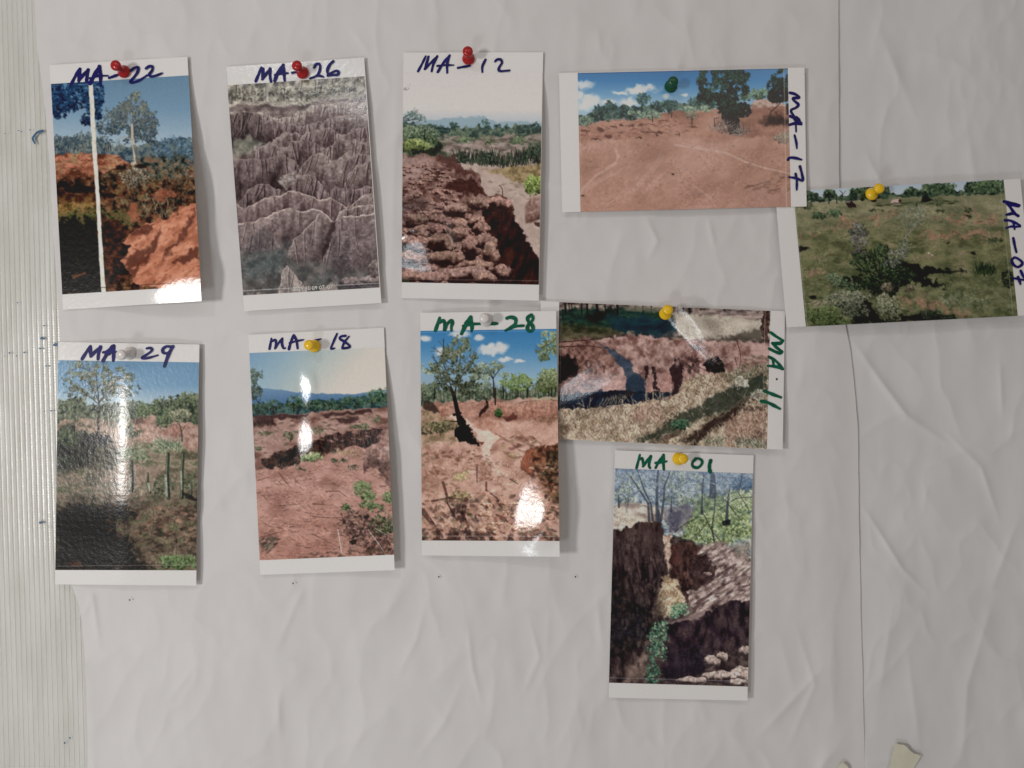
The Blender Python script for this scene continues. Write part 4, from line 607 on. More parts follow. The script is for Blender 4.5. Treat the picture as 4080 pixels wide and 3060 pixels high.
def paint_01(c):
    X, Y = c.X, c.Y
    c.C = c.tex([(84, 98, 112), (128, 142, 150), (164, 174, 172), (186, 192, 184)], 20, 4, 1)
    c.mix(sst(420, 180, Y), (126, 144, 168), .5)
    c.leaves([(200, 330, 60, 50), (600, 250, 120, 60), (480, 250, 90, 60), (250, 260, 90, 60), (560, 350, 120, 50)], 420, 9, [(72, 82, 66), (112, 124, 92), (160, 168, 140)], thr=.42, a=.7)
    c.leaves([(900, 270, 70, 50)], 200, 10, [(58, 80, 106), (88, 110, 132)], thr=.3, a=.8)
    c.mix(c.poly([(130, 380), (340, 375), (420, 400), (470, 480), (350, 500), (260, 520), (130, 530)], 20, 14), c.tex([(140, 122, 112), (178, 164, 148), (198, 184, 168)], 30, 4, 2, sx=2))
    c.mix(c.poly([(430, 400), (600, 390), (640, 520), (520, 560), (470, 540)], 30, 14), c.tex([(84, 80, 92), (132, 126, 126)], 22, 4, 3), .85)
    c.mix(c.poly([(470, 430), (550, 420), (540, 500), (480, 540)], 20, 12), (74, 74, 88), .8)
    # bright shrubs right
    c.mix(c.poly([(640, 330), (960, 300), (960, 600), (640, 600), (560, 560)], 40, 20), c.tex([(70, 84, 60), (120, 140, 90), (166, 180, 128)], 24, 4, 4), .8)
    c.leaves([(880, 360, 90, 60), (800, 480, 130, 60), (900, 530, 90, 40), (680, 520, 90, 50), (580, 590, 70, 34), (700, 600, 70, 30), (800, 600, 40, 20)], 1200, 9, [(66, 80, 52), (112, 132, 80), (158, 174, 116), (186, 196, 148)], thr=.42, a=.85)
    # trunks
    T = (56, 62, 72)
    for p, w in (([(350, 480), (345, 380), (300, 310), (240, 220)], 16), ([(372, 480), (360, 380), (320, 300), (280, 180)], 14), ([(398, 490), (396, 380), (395, 280), (404, 180)], 22), ([(420, 480), (436, 360), (440, 280), (470, 200)], 16), ([(412, 500), (405, 420)], 26), ([(660, 440), (664, 320), (672, 210)], 14), ([(726, 330), (726, 190)], 44), ([(808, 490), (812, 400), (822, 300)], 20), ([(172, 400), (168, 330)], 14), ([(480, 430), (480, 340)], 10), ([(225, 390), (226, 350)], 7), ([(735, 600), (720, 520), (735, 430), (740, 330)], 10)): c.line(p, w, w * .55, T, .85)
    for k in range(46): c.branch(c.rng.uniform(160, 940), c.rng.uniform(190, 380), c.rng.uniform(0, 6.28), 56, 3.5, (70, 76, 84), 2, .5, .65)
    for p in ([(960, 340), (860, 350), (760, 420)], [(800, 360), (860, 440), (900, 480)], [(660, 420), (720, 540), (770, 600), (810, 680), (835, 770)], [(500, 550), (560, 500), (640, 460)], [(720, 540), (740, 640)], [(640, 560), (700, 480)], [(900, 200), (880, 320), (940, 420)]): c.line(p, 7, 4, (56, 52, 50), .8)
    c.mix(c.poly([(790, 480), (830, 470), (826, 510), (790, 510)], 10, 6), (30, 32, 36), .9)
    c.mix(c.below([(100, 545), (450, 560), (640, 610), (960, 700)], 20, 10), c.tex([(40, 32, 34), (84, 70, 66)], 30, 4, 33))
    # left wall
    wl = c.poly([(100, 540), (200, 530), (280, 500), (350, 490), (420, 500), (440, 560), (445, 680), (470, 800), (420, 850), (400, 960), (380, 1060), (460, 1090), (330, 1200), (280, 1350), (160, 1450), (90, 1450)], 10, 10)
    c.mix(wl, c.tex([(24, 18, 22), (46, 36, 38), (72, 58, 56)], 40, 5, 5, sx=.6, sy=2))
    c.mix(c.poly([(100, 800), (220, 880), (330, 990), (420, 1080), (330, 1200), (100, 1300)], 60, 20), c.tex([(14, 14, 20), (30, 28, 30), (48, 40, 38)], 26, 4, 6), .9)
    c.mix(c.poly([(130, 1040), (330, 1050), (340, 1160), (140, 1200)], 50, 20), c.tex([(24, 23, 28), (42, 40, 46)], 22, 3, 7), .6)
    for p in ([(180, 620), (200, 780), (260, 900)], [(270, 560), (260, 700), (300, 850)], [(360, 560), (380, 700), (410, 800)]): c.line(p, 14, 8, (28, 20, 24), .6)
    c.mix(wl * sst(800, 520, Y), c.tex([(58, 44, 42), (84, 66, 62)], 30, 3, 61, sx=.5, sy=2), .6)
    # middle wall and far slot
    c.mix(c.poly([(430, 560), (480, 570), (470, 700), (465, 800), (440, 720)], 12, 8), c.tex([(150, 120, 104), (196, 168, 146)], 18, 3, 8))
    c.mix(c.poly([(470, 620), (560, 600), (640, 620), (700, 720), (690, 850), (600, 960), (575, 1000), (540, 900), (480, 800)], 12, 10), c.tex([(34, 24, 24), (64, 44, 42), (90, 62, 56)], 40, 4, 9, sx=.5))
    c.mix(c.poly([(470, 640), (520, 620), (530, 720), (490, 780)], 20, 10), (78, 44, 40), .6)
    # right shelf
    sh = c.poly([(620, 660), (700, 620), (800, 620), (960, 720), (965, 960), (860, 960), (740, 980), (640, 1060), (570, 1030), (580, 900), (680, 850), (760, 780), (700, 700)], 14, 12)
    c.mix(sh, c.tex([(84, 66, 64), (142, 120, 114), (184, 162, 154)], 34, 5, 10, ang=-.6, sy=.5))
    c.mix(c.poly([(780, 640), (960, 740), (960, 800), (820, 740)], 30, 14), (196, 174, 166), .6); c.mix(c.poly([(820, 620), (960, 610), (960, 720), (860, 680)], 30, 14), c.tex([(104, 94, 84), (150, 136, 122)], 20, 3, 11), .8)
    for p in ([(680, 860), (780, 790), (860, 740)], [(650, 960), (760, 880), (900, 800)], [(620, 1000), (700, 950)], [(760, 960), (860, 880), (950, 860)]): c.line(p, 20, 12, (72, 54, 56), .75)
    c.mix(c.poly([(600, 690), (680, 680), (760, 770), (690, 840), (600, 900)], 26, 14), c.tex([(36, 26, 28), (70, 54, 52)], 30, 3, 12), .85); c.boulder(692, 796, 26, 14, (150, 128, 120), (60, 46, 46), 3)
    # lower right wall
    c.mix(c.poly([(460, 1090), (560, 1060), (660, 1050), (740, 990), (860, 950), (960, 970), (960, 1200), (880, 1240), (740, 1260), (640, 1390), (520, 1450), (420, 1400), (440, 1200)], 14, 12), c.tex([(28, 22, 28), (46, 36, 42), (66, 52, 54)], 60, 4, 13, sx=.5))
    c.mix(c.poly([(560, 1060), (700, 990), (720, 1000), (640, 1060), (480, 1090), (470, 1075)], 14, 8), (122, 100, 98), .85); c.mix(c.poly([(480, 1240), (700, 1230), (660, 1390), (440, 1420)], 70, 20), (34, 31, 38), .6)
    for p in ([(700, 1060), (680, 1160), (640, 1260)], [(800, 1010), (820, 1100), (790, 1200)]): c.line(p, 12, 8, (26, 20, 24), .6)
    # floor with straw and weeds
    c.mix(c.poly([(430, 830), (470, 800), (520, 850), (560, 960), (480, 1040), (440, 1060), (400, 960), (420, 880)], 18, 12), c.tex([(140, 112, 84), (190, 164, 132), (206, 182, 152)], 22, 4, 14)); c.grass(c.poly([(400, 880), (530, 860), (560, 970), (400, 1050)], 20), 160, 28, 4, [(206, 182, 150), (120, 96, 74), (90, 74, 60)], .65, spread=1)
    c.mix(c.poly([(390, 920), (440, 900), (450, 1050), (390, 1050)], 40, 16), (70, 58, 48), .6)
    c.leaves([(530, 1000, 50, 34), (490, 1040, 30, 20), (400, 1160, 54, 70), (390, 1260, 60, 60), (370, 1380, 40, 70), (440, 1100, 20, 30)], 620, 9, [(30, 48, 44), (56, 86, 70), (104, 134, 106)], thr=.38)
    c.mix(c.poly([(180, 1440), (220, 1340), (330, 1220), (340, 1300), (320, 1420)], 50, 16), c.tex([(84, 66, 60), (128, 106, 96)], 30, 3, 15), .8)
    for (x, y, rx, ry) in ((780, 1285, 40, 34), (720, 1310, 56, 34), (920, 1255, 40, 34), (900, 1400, 70, 60), (760, 1400, 100, 36), (600, 1425, 90, 24), (860, 1440, 70, 26)): c.boulder(x, y, rx, ry, (172, 150, 140), (52, 42, 44), int(x), .2, .2)
    c.mix(c.poly([(780, 1410), (830, 1400), (830, 1450), (780, 1450)], 12, 6), (40, 32, 34), .8)
    c.dabs(wl, 260, 7, 16, [(84, 70, 66), (30, 24, 28), (64, 52, 52)], .5, spread=.3); c.dabs(sh, 200, 18, 6, [(206, 186, 176), (70, 54, 54), (120, 98, 94)], .6, ang=-.6, spread=.4); c.grass(sst(420, 180, Y), 320, 40, 4, [(60, 66, 74), (198, 206, 212), (84, 92, 90)], .6, spread=1.5); c.C = c.C * 1.04 + 7 * sst(500, 600, Y)[..., None]; c.crunch(sst(380, 520, Y), .45, 9); c.crunch(sst(520, 380, Y), .3, 9); c.grain(.02); c.mix(sst(520, 170, Y), (132, 150, 178), .28); c.edge_line((114, 1408), (932, 1430), (150, 150, 156), 4, .5)
# corners in the coordinates of a detail view: org = its top left corner in photo pixels, k = photo pixels per unit
PRINTS = {
 '22': dict(org=(150, 180), k=.67507, sheet=[(70, 118), (884, 68), (967, 1510), (150, 1562)], pic=[(78, 229), (890, 178), (963, 1422), (145, 1471)]),
 '26': dict(org=(850, 180), k=.67507, sheet=[(78, 128), (890, 73), (992, 1522), (182, 1570)], pic=[(83, 237), (893, 183), (981, 1430), (176, 1477)]),
 '12': dict(org=(1550, 150), k=.67507, sheet=[(85, 89), (910, 86), (884, 1552), (74, 1537)], pic=[(83, 210), (905, 207), (884, 1458), (75, 1444)]),
 '17': dict(org=(2180, 220), k=.50633, land=1, sheet=[(93, 140), (2025, 97), (2042, 1190), (118, 1236)], pic=[(240, 140), (1893, 103), (1918, 1193), (263, 1233)]),
 '07': dict(org=(3040, 660), k=.47016, land=1, sheet=[(102, 222), (2180, 112), (2300, 1266), (200, 1370)], pic=[(256, 215), (2038, 118), (2160, 1273), (364, 1364)]),
 '29': dict(org=(150, 1280), k=.67507, sheet=[(120, 122), (955, 137), (936, 1560), (103, 1553)], pic=[(120, 230), (952, 243), (936, 1470), (104, 1468)]),
 '18': dict(org=(920, 1240), k=.67507, sheet=[(103, 140), (903, 97), (967, 1528), (173, 1556)], pic=[(109, 247), (907, 215), (963, 1437), (170, 1470)]),
 '28': dict(org=(1600, 1180), k=.67507, sheet=[(110, 98), (912, 87), (933, 1538), (120, 1530)], pic=[(111, 205), (915, 193), (932, 1445), (120, 1442)]),
 '11': dict(org=(2150, 1150), k=.47468, land=1, sheet=[(10, 103), (2060, 190), (2040, 1352), (-2, 1256)], pic=[(165, 113), (1937, 187), (1907, 1347), (152, 1262)]),
 '01': dict(org=(2350, 1750), k=.67507, sheet=[(148, 65), (967, 95), (930, 1543), (112, 1525)], pic=[(148, 172), (963, 203), (932, 1460), (113, 1437)]),
}
# ================================================================ scene
K = .7374 / 4080          # metres per photo pixel on the plane of the prints
YP = .0085                # prints lie this far in front of the wall plane
DP = .52                  # camera to that plane
def pos(U, V, d):
    """photo pixel and distance d in front of the wall -> point"""
    f = (DP + YP - d) / DP
    return (U - 2040) * K * f, -d + 0 * U, (1530 - V) * K * f

def link(o): bpy.context.scene.collection.objects.link(o); return o
def mesh_obj(name, verts, faces, mat, parent=None, smooth=True, cols=None):
    me = bpy.data.meshes.new(name); v = np.asarray(verts, np.float32)
    if isinstance(faces, np.ndarray):
        n, k = faces.shape; me.vertices.add(len(v)); me.vertices.foreach_set('co', v.ravel()); me.loops.add(n * k); me.loops.foreach_set('vertex_index', faces.ravel().astype(np.int32))
        me.polygons.add(n); me.polygons.foreach_set('loop_start', np.arange(0, n * k, k, dtype=np.int32)); me.update(calc_edges=True)
    else: me.from_pydata([tuple(map(float, p)) for p in v], [], faces)
    if cols is not None:
        at = me.color_attributes.new('picture', 'FLOAT_COLOR', 'POINT'); rgba = np.ones((len(v), 4), np.float32); rgba[:, :3] = cols; at.data.foreach_set('color', rgba.ravel())
    if smooth: me.polygons.foreach_set('use_smooth', np.ones(len(me.polygons), bool))
    me.materials.append(mat); me.validate(); me.update(); o = link(bpy.data.objects.new(name, me))
    if parent is not None: o.parent = parent
    return o
def tag(o, label, cat, group=None):
    o['label'] = label; o['category'] = cat
    if group: o['group'] = group
    return o
def grid_faces(nx, ny, off=0, flip=False):
    i = np.arange(nx * ny).reshape(ny, nx); f = np.stack([i[:-1, :-1], i[1:, :-1], i[1:, 1:], i[:-1, 1:]], -1).reshape(-1, 4) + off
    return f[:, ::-1] if flip else f
def gnoise(x, y, oc=4, seed=0, gain=.5):
    o = 0; a = 1; t = 0
    for k in range(oc): o = o + a * vnoise(x + 13.7 * k, y - 7.9 * k, seed + k); t += a; a *= gain; x = x * 2.03; y = y * 2.03
    return o / t - .5

# ---------------------------------------------------------------- materials
def new_mat(name):
    m = bpy.data.materials.new(name); m.use_nodes = True; nt = m.node_tree; return m, nt, nt.nodes['Principled BSDF']
def bump(nt, bs, scale, strength, dist=.0002, detail=3, vec=None, kind='NOISE'):
    n = nt.nodes.new('ShaderNodeTexNoise'); n.inputs['Scale'].default_value = scale; n.inputs['Detail'].default_value = detail
    tc = nt.nodes.new('ShaderNodeTexCoord'); nt.links.new(tc.outputs['Object'], n.inputs['Vector'])
    b = nt.nodes.new('ShaderNodeBump'); b.inputs['Strength'].default_value = strength; b.inputs['Distance'].default_value = dist
    nt.links.new(n.outputs['Fac'], b.inputs['Height']); nt.links.new(b.outputs['Normal'], bs.inputs['Normal']); return b
def ramp_noise(nt, c1, c2, scale, detail=4, sc=(1, 1, 1)):
    tc = nt.nodes.new('ShaderNodeTexCoord'); mp = nt.nodes.new('ShaderNodeMapping'); mp.inputs['Scale'].default_value = sc
    n = nt.nodes.new('ShaderNodeTexNoise'); n.inputs['Scale'].default_value = scale; n.inputs['Detail'].default_value = detail
    r = nt.nodes.new('ShaderNodeValToRGB'); r.color_ramp.elements[0].position = .35; r.color_ramp.elements[1].position = .65
    r.color_ramp.elements[0].color = (*c1, 1); r.color_ramp.elements[1].color = (*c2, 1)
    nt.links.new(tc.outputs['Object'], mp.inputs['Vector']); nt.links.new(mp.outputs['Vector'], n.inputs['Vector']); nt.links.new(n.outputs['Fac'], r.inputs['Fac']); return r.outputs['Color']
def paper_mat(name, c1, c2):
    m, nt, b = new_mat(name); nt.links.new(ramp_noise(nt, c1, c2, 14), b.inputs['Base Color']); b.inputs['Roughness'].default_value = .85; b.inputs['Specular IOR Level'].default_value = .25
    bump(nt, b, 900, .25, .0001); return m
M_PAPER = paper_mat('flipchart_paper', (.705, .678, .664), (.735, .709, .696))
M_PAPER2 = paper_mat('flipchart_paper_grey', (.682, .670, .662), (.712, .701, .694))
M_WALL = paper_mat('wall_plaster', (.55, .53, .49), (.6, .58, .54))
def gloss_mat(name, attr=None, col=(.84, .815, .795)):
    m, nt, b = new_mat(name)
    if attr: a = nt.nodes.new('ShaderNodeVertexColor'); a.layer_name = attr; nt.links.new(a.outputs['Color'], b.inputs['Base Color'])
    else: b.inputs['Base Color'].default_value = (*col, 1)
    b.inputs['Roughness'].default_value = .20; b.inputs['IOR'].default_value = 1.5
    bump(nt, b, 330, .34, .0004, 4); return m
M_PIC = gloss_mat('photo_print_ink', 'picture'); M_PHOTO = gloss_mat('photo_print_white')
def ink(name, c1, c2):
    m, nt, b = new_mat(name); nt.links.new(ramp_noise(nt, c1, c2, 260, 3), b.inputs['Base Color']); b.inputs['Roughness'].default_value = .4; b.inputs['Specular IOR Level'].default_value = .25; return m
M_BLUE = ink('blue_marker_ink', (.004, .003, .080), (.008, .006, .150)); M_GREEN = ink('green_marker_ink', (.000, .075, .040), (.002, .130, .075))
M_STAMP = ink('stamp_print', (.66, .64, .6), (.72, .7, .66)); M_SPOT = ink('blue_ink_spot', (.02, .07, .17), (.08, .2, .32)); M_HOLE = ink('pinhole_dark', (.03, .027, .025), (.06, .05, .045))
def plastic(name, c, sss=.15):
    m, nt, b = new_mat(name); b.inputs['Base Color'].default_value = (*c, 1); b.inputs['Roughness'].default_value = .22; b.inputs['Subsurface Weight'].default_value = sss; b.inputs['Subsurface Radius'].default_value = (.002, .001, .0006); b.inputs['Subsurface Scale'].default_value = 1
    bump(nt, b, 700, .04, .0001); return m
M_PIN = {'red': plastic('red_plastic', (.42, .012, .014)), 'green': plastic('green_plastic', (.004, .075, .028)), 'yellow': plastic('yellow_plastic', (.90, .56, .014)), 'white': plastic('white_plastic', (.74, .70, .67))}
m, nt, b = new_mat('needle_steel'); b.inputs['Base Color'].default_value = (.6, .6, .6, 1); b.inputs['Metallic'].default_value = 1; b.inputs['Roughness'].default_value = .3; M_STEEL = m
m, nt, b = new_mat('masking_tape'); nt.links.new(ramp_noise(nt, (.66, .63, .49), (.73, .70, .57), 60), b.inputs['Base Color']); b.inputs['Roughness'].default_value = .55; bump(nt, b, 500, .3, .0002); M_TAPE = m
m, nt, b = new_mat('woven_plastic'); nt.links.new(ramp_noise(nt, (.60, .59, .535), (.69, .68, .635), 26, 4, (3, 1, .6)), b.inputs['Base Color']); b.inputs['Roughness'].default_value = .2; M_TARP = m
w = nt.nodes.new('ShaderNodeTexWave'); w.bands_direction = 'Z'; w.inputs['Scale'].default_value = 270; w.inputs['Distortion'].default_value = 2.5; w.inputs['Detail'].default_value = 2; w.inputs['Detail Scale'].default_value = 2
tc = nt.nodes.new('ShaderNodeTexCoord'); nt.links.new(tc.outputs['Object'], w.inputs['Vector']); bp = nt.nodes.new('ShaderNodeBump'); bp.inputs['Strength'].default_value = .12; bp.inputs['Distance'].default_value = .0004
nt.links.new(w.outputs['Fac'], bp.inputs['Height']); nt.links.new(bp.outputs['Normal'], b.inputs['Normal'])

# ---------------------------------------------------------------- wall, woven plastic sheet, flipchart paper
wv = [(-.62, .004, -.5), (.62, .004, -.5), (.62, .004, .5), (-.62, .004, .5)]
o = mesh_obj('wall', wv, [(0, 1, 2, 3)], M_WALL, smooth=False); o['kind'] = 'structure'

V2S = 4080 / 2212
def crease(U, V, pts, w, amp):
    """soft ridge along a line of photo pixels (2212 scale)"""
    d2 = np.full(np.shape(U), 1e12); tt = np.zeros(np.shape(U)); n = len(pts) - 1
    for k in range(n):
        (x0, y0), (x1, y1) = [(a * V2S, c * V2S) for a, c in pts[k:k + 2]]; dx, dy = x1 - x0, y1 - y0
        t = np.clip(((U - x0) * dx + (V - y0) * dy) / (dx * dx + dy * dy), 0, 1); d = (U - x0 - t * dx) ** 2 + (V - y0 - t * dy) ** 2
        tt = np.where(d < d2, (k + t) / n, tt); d2 = np.minimum(d2, d)
    return amp * np.exp(-np.sqrt(d2 + (w * .35) ** 2) / (w * 1.15)) * np.sin(np.pi * np.clip(tt * .9 + .05, 0, 1))
def sheet_height(U, V, seed, vert=1.):
    x = U * K; y = V * K
    wx = x + .012 * gnoise(x * 20, y * 9, 2, seed + 50); wy = y + .02 * gnoise(x * 12, y * 12, 2, seed + 60)
    h = .0040 * gnoise(wx * 17, wy * 8, 4, seed)
    r = 1 - np.abs(2 * gnoise(wx * 24, wy * 14, 3, seed + 9)) * 2; h = h + .0009 * np.maximum(r, 0) ** 2
    r = 1 - np.abs(2 * gnoise(wx * 15 + wy * 12, wy * 10 - wx * 9, 2, seed + 19)) * 2; h = h + .0008 * np.maximum(r, 0) ** 2.5
    return h + .0003 * gnoise(x * 70, y * 50, 3, seed + 29)
def paper(name, left, right, v0, v1, base, seed, mat, nx, ny, creases, label):
    V = np.linspace(v0, v1, ny)[:, None] * V2S * np.ones((1, nx)); s = np.linspace(0, 1, nx)[None, :]
    jl = 5 * gnoise(V[:, 0] / 40, V[:, 0] * 0, 3, seed + 70); jr = 3 * gnoise(V[:, 0] / 60, V[:, 0] * 0, 3, seed + 80)
    L = np.interp(V[:, 0] / V2S, [p[1] for p in left], [p[0] for p in left]) * V2S + jl; R = np.interp(V[:, 0] / V2S, [p[1] for p in right], [p[0] for p in right]) * V2S + jr
    U = L[:, None] * (1 - s) + R[:, None] * s
    h = sheet_height(U, V, seed)
    if seed == 11: h = (h - .0004) * sst(1815, 1900, U / V2S)
    for c in creases: h = h + 1.5 * crease(U, V, *c)
    e = sst(1770, 1850, U / V2S) if seed == 3 else 0.; d = base - .0017 * e + np.clip(h, -.0022, .0023) * (1 - .75 * e); X, Y, Z = pos(U, V, d); v = np.stack([X, Y, Z], -1).reshape(-1, 3)
    o = mesh_obj(name, v, grid_faces(nx, ny), mat); tag(o, label, 'paper')
    return o
LEFT = [(72, -60), (75, 0), (80, 100), (98, 240), (110, 400), (118, 550), (126, 680), (131, 760), (140, 1100), (155, 1262), (172, 1310), (182, 1400), (187, 1500), (190, 1720)]
RIGHT = [(1811, -60), (1812, 300), (1814, 600), (1826, 700), (1838, 760), (1848, 860), (1853, 920), (1856, 1150), (1860, 1330), (1866, 1560), (1869, 1720)]
cr_main = [([(1395, 470), (1420, 520), (1400, 560)], 10, .0012), ([(1530, 470), (1545, 540)], 8, .0010), ([(1690, 330), (1700, 420)], 14, .0007), ([(860, 120), (850, 400), (845, 640)], 16, .0008), ([(470, 380), (455, 600)], 14, .0008),
  ([(1010, 1350), (1020, 1440), (1040, 1520)], 9, .0011), ([(1145, 1340), (1165, 1420), (1130, 1500)], 9, .0010), ([(1290, 1290), (1300, 1400)], 12, .0008), ([(600, 1400), (640, 1300), (660, 1270)], 11, .0011), ([(600, 1500), (605, 1600)], 14, .0008), ([(860, 1460), (900, 1380), (920, 1300)], 12, .0010), ([(900, 1640), (960, 1560), (1000, 1470)], 14, .0009),
  ([(180, 1330), (200, 1290), (215, 1400)], 10, .0013), ([(420, 1440), (360, 1520)], 12, .0008), ([(1720, 1350), (1760, 1480), (1700, 1620)], 12, .0009), ([(1800, 1320), (1800, 1560)], 16, .0010), ([(1790, 1000), (1835, 1180), (1800, 1330)], 14, .0009), ([(1640, 1590), (1780, 1440)], 12, .0012), ([(1290, 60), (1300, 130)], 14, .0008), ([(760, 60), (800, 120)], 16, .0008), ([(1480, 40), (1500, 140)], 14, .0008), ([(1690, 1050), (1740, 1250)], 18, .0009), ([(1250, 1500), (1230, 1640)], 14, .0008)]
main_sheet = paper('flipchart_sheet', LEFT, RIGHT, -60, 1720, .0058, 3, M_PAPER, 430, 410, cr_main, 'large creased white paper sheet that most of the photo prints are pinned to')
cr_r = [([(1845, 740), (1900, 820), (1960, 900), (2050, 960)], 13, .0020), ([(1860, 1090), (1900, 1150), (1950, 1230), (2000, 1280)], 10, .0014), ([(2160, 780), (2165, 900)], 12, .0011), ([(2040, 930), (2120, 1010), (2160, 1130)], 12, .0013), ([(1870, 330), (1920, 430)], 14, .0012), ([(1840, 450), (1890, 590), (1920, 700)], 16, .0014), ([(1960, 380), (1985, 600), (2000, 700)], 20, .0013), ([(2080, 200), (2110, 420), (2160, 660)], 24, .0012), ([(2150, 1280), (2090, 1480), (2080, 1640)], 18, .0012), ([(1960, 1400), (1990, 1640)], 20, .0010), ([(1930, 1300), (1900, 1500)], 16, .0008), ([(2200, 1120), (2140, 1280)], 16, .0011), ([(1900, 60), (1980, 260)], 24, .0012)]
right_sheet = paper('flipchart_sheet', [(1780, -60), (1780, 1720)], [(2320, -60), (2320, 1720)], -60, 1720, .0031, 11, M_PAPER2, 190, 440, cr_r, 'greyish white paper sheet at the right, tucked under the larger sheet')

# woven plastic: ribs run down the sheet, leaning a little with the paper edge
nr = 22; pr = 8; nx = nr * pr + 1; ny = 1500; a = np.linspace(0, nr, nx)[None, :]; V = np.linspace(-110, 3170, ny)[:, None]
sl = .030; U = -110 + a * 20. + (V - 1530) * sl; fr = np.abs((a % 1) - .5) * 2; kk = np.floor(a + .5)
bead = .5 + .5 * np.sin(V / 7.6 * 6.2832 + 2.1 * kk + 3 * gnoise(V / 60 + kk * 7, kk * 3 + V * 0, 2, 3)); amp = .55 + .9 * gnoise(V / 90 + kk * 5.3, kk * 2.7 + V * 0, 3, 9)
rib = .00062 * np.exp(-((1 - fr) / .30) ** 2) * (.45 + .55 * bead * np.clip(amp + .4, 0, 1))
x = U * K; y = V * K; hh = rib + .0011 * gnoise(x * 20 + y * 5, y * 14, 3, 5) + .0009 * (gnoise(x * 8 + y * 7, y * 9 - x * 5, 2, 8)); d = .0022 + np.clip(hh, -.0009, .0018)
X, Y, Z = pos(U + 0 * d, V + 0 * d, d); tarp = mesh_obj('woven_plastic_sheet', np.stack([X, Y, Z], -1).reshape(-1, 3), grid_faces(nx, ny), M_TARP)
tag(tarp, 'ribbed translucent off white woven plastic sheet along the left edge', 'plastic sheet')
def blob_mesh(name, U, V, ru, rv, d, mat, parent, seed, n=14, ang=0):
    vs = [(*pos(U, V, d),)]; ca, sa = math.cos(ang), math.sin(ang); r = random.Random(seed)
    for k in range(n):
        t = 2 * math.pi * k / n; q = r.uniform(.75, 1.15); a_, b_ = ru * q * math.cos(t), rv * q * math.sin(t); vs.append(pos(U + a_ * ca - b_ * sa, V + a_ * sa + b_ * ca, d))
    return mesh_obj(name, vs, [(0, 1 + (k + 1) % n, 1 + k) for k in range(n)], mat, parent, smooth=False)
def ribbon(strokes, width, place, mat, name, parent, off=0., step=2.5):
    """brush strokes laid on a surface; place(U, V, lift) -> point; widths in photo pixels"""
    vs, fs = [], []; lift = off
    for st in strokes:
        pts, w = (st if isinstance(st, tuple) and not isinstance(st[0], (int, float)) and len(st) == 2 and isinstance(st[1], (int, float)) else (st, 1.))
        P = np.array(pts, float); n = len(P); out = []
        Q = np.vstack([2 * P[0] - P[1], P, 2 * P[-1] - P[-2]])
        for k in range(n - 1):
            p0, p1, p2, p3 = Q[k:k + 4]; m = max(2, int(np.hypot(*(p2 - p1)) / step))
            for t in np.linspace(0, 1, m, endpoint=False): out.append(.5 * (2 * p1 + (p2 - p0) * t + (2 * p0 - 5 * p1 + 4 * p2 - p3) * t * t + (3 * p1 - p0 - 3 * p2 + p3) * t ** 3))
        out.append(P[-1]); C = np.array(out); T = np.gradient(C, axis=0); T /= np.hypot(T[:, 0], T[:, 1])[:, None] + 1e-9
        hw = np.full(len(C), width * w / 2); e = np.arange(len(C)); L = len(C) - 1
        hw = hw * (1 + .10 * np.sin(e * .37 + len(vs))) * np.where(e > L * .7, 1 - .25 * (e - L * .7) / (L * .3 + 1e-6), 1)
        cap = lambda c, t, h, sg: [(c + sg * t * h * math.sin(q), h * math.cos(q)) for q in (1.45, 1.1, .75, .35)]
        rows = [(p, T[0], h) for p, h in cap(C[0], T[0], hw[0], -1)] + [(C[k], T[k], hw[k]) for k in range(len(C))] + [(p, T[-1], h) for p, h in cap(C[-1], T[-1], hw[-1], 1)[::-1]]
        b0 = len(vs)
        for k, (p, t, h) in enumerate(rows):
            nrm = np.array((-t[1], t[0])); lift += 1.0e-6
            for s_ in (-1, 0, 1): q = p + nrm * h * s_; vs.append(place(q[0], q[1], lift))
        for k in range(len(rows) - 1):
            for j in range(2): i = b0 + 3 * k + j; fs.append((i, i + 1, i + 4, i + 3))
        lift += 1.2e-5
    return mesh_obj(name, vs, fs, mat, parent)

# blue ink on the woven plastic
def on_tarp(U, V, lift): return pos(U, V, .0042 + lift)
ribbon([([(170, 521), (150, 527), (136, 541), (131, 553), (139, 571)], 1.)], 9, on_tarp, M_SPOT, 'ink_mark', tarp, off=.0)
for k, (u, v, r1, r2) in enumerate([(168, 1348, 9, 6), (220, 1373, 9, 8), (38, 1406, 4, 4), (66, 1418, 3, 3), (98, 1404, 5, 4), (160, 1388, 6, 3), (175, 1297, 4, 3), (184, 1458, 5, 4), (70, 1206, 3, 3), (163, 2082, 9, 6), (196, 2100, 3, 2), (205, 1636, 5, 3), (176, 1640, 3, 2), (278, 2940, 5, 3), (258, 2960, 4, 4), (18, 1419, 2, 2), (84, 525, 6, 1.5), (74, 520, 5, 1.5), (20, 532, 4, 1.5), (120, 517, 5, 2)]):
    blob_mesh('ink_spot', u, v, r1, r2, .0042, M_SPOT, tarp, k)
# empty pinholes in the big sheet
for k, (u, v) in enumerate([(280, 1296), (633, 1260), (948, 1246), (1243, 1246), (1822, 427)]):
    blob_mesh('pinhole', u * V2S, v * V2S, 3.2, 3.8, .0082 if u < 1815 else .006, M_HOLE, main_sheet if u < 1815 else right_sheet, k)
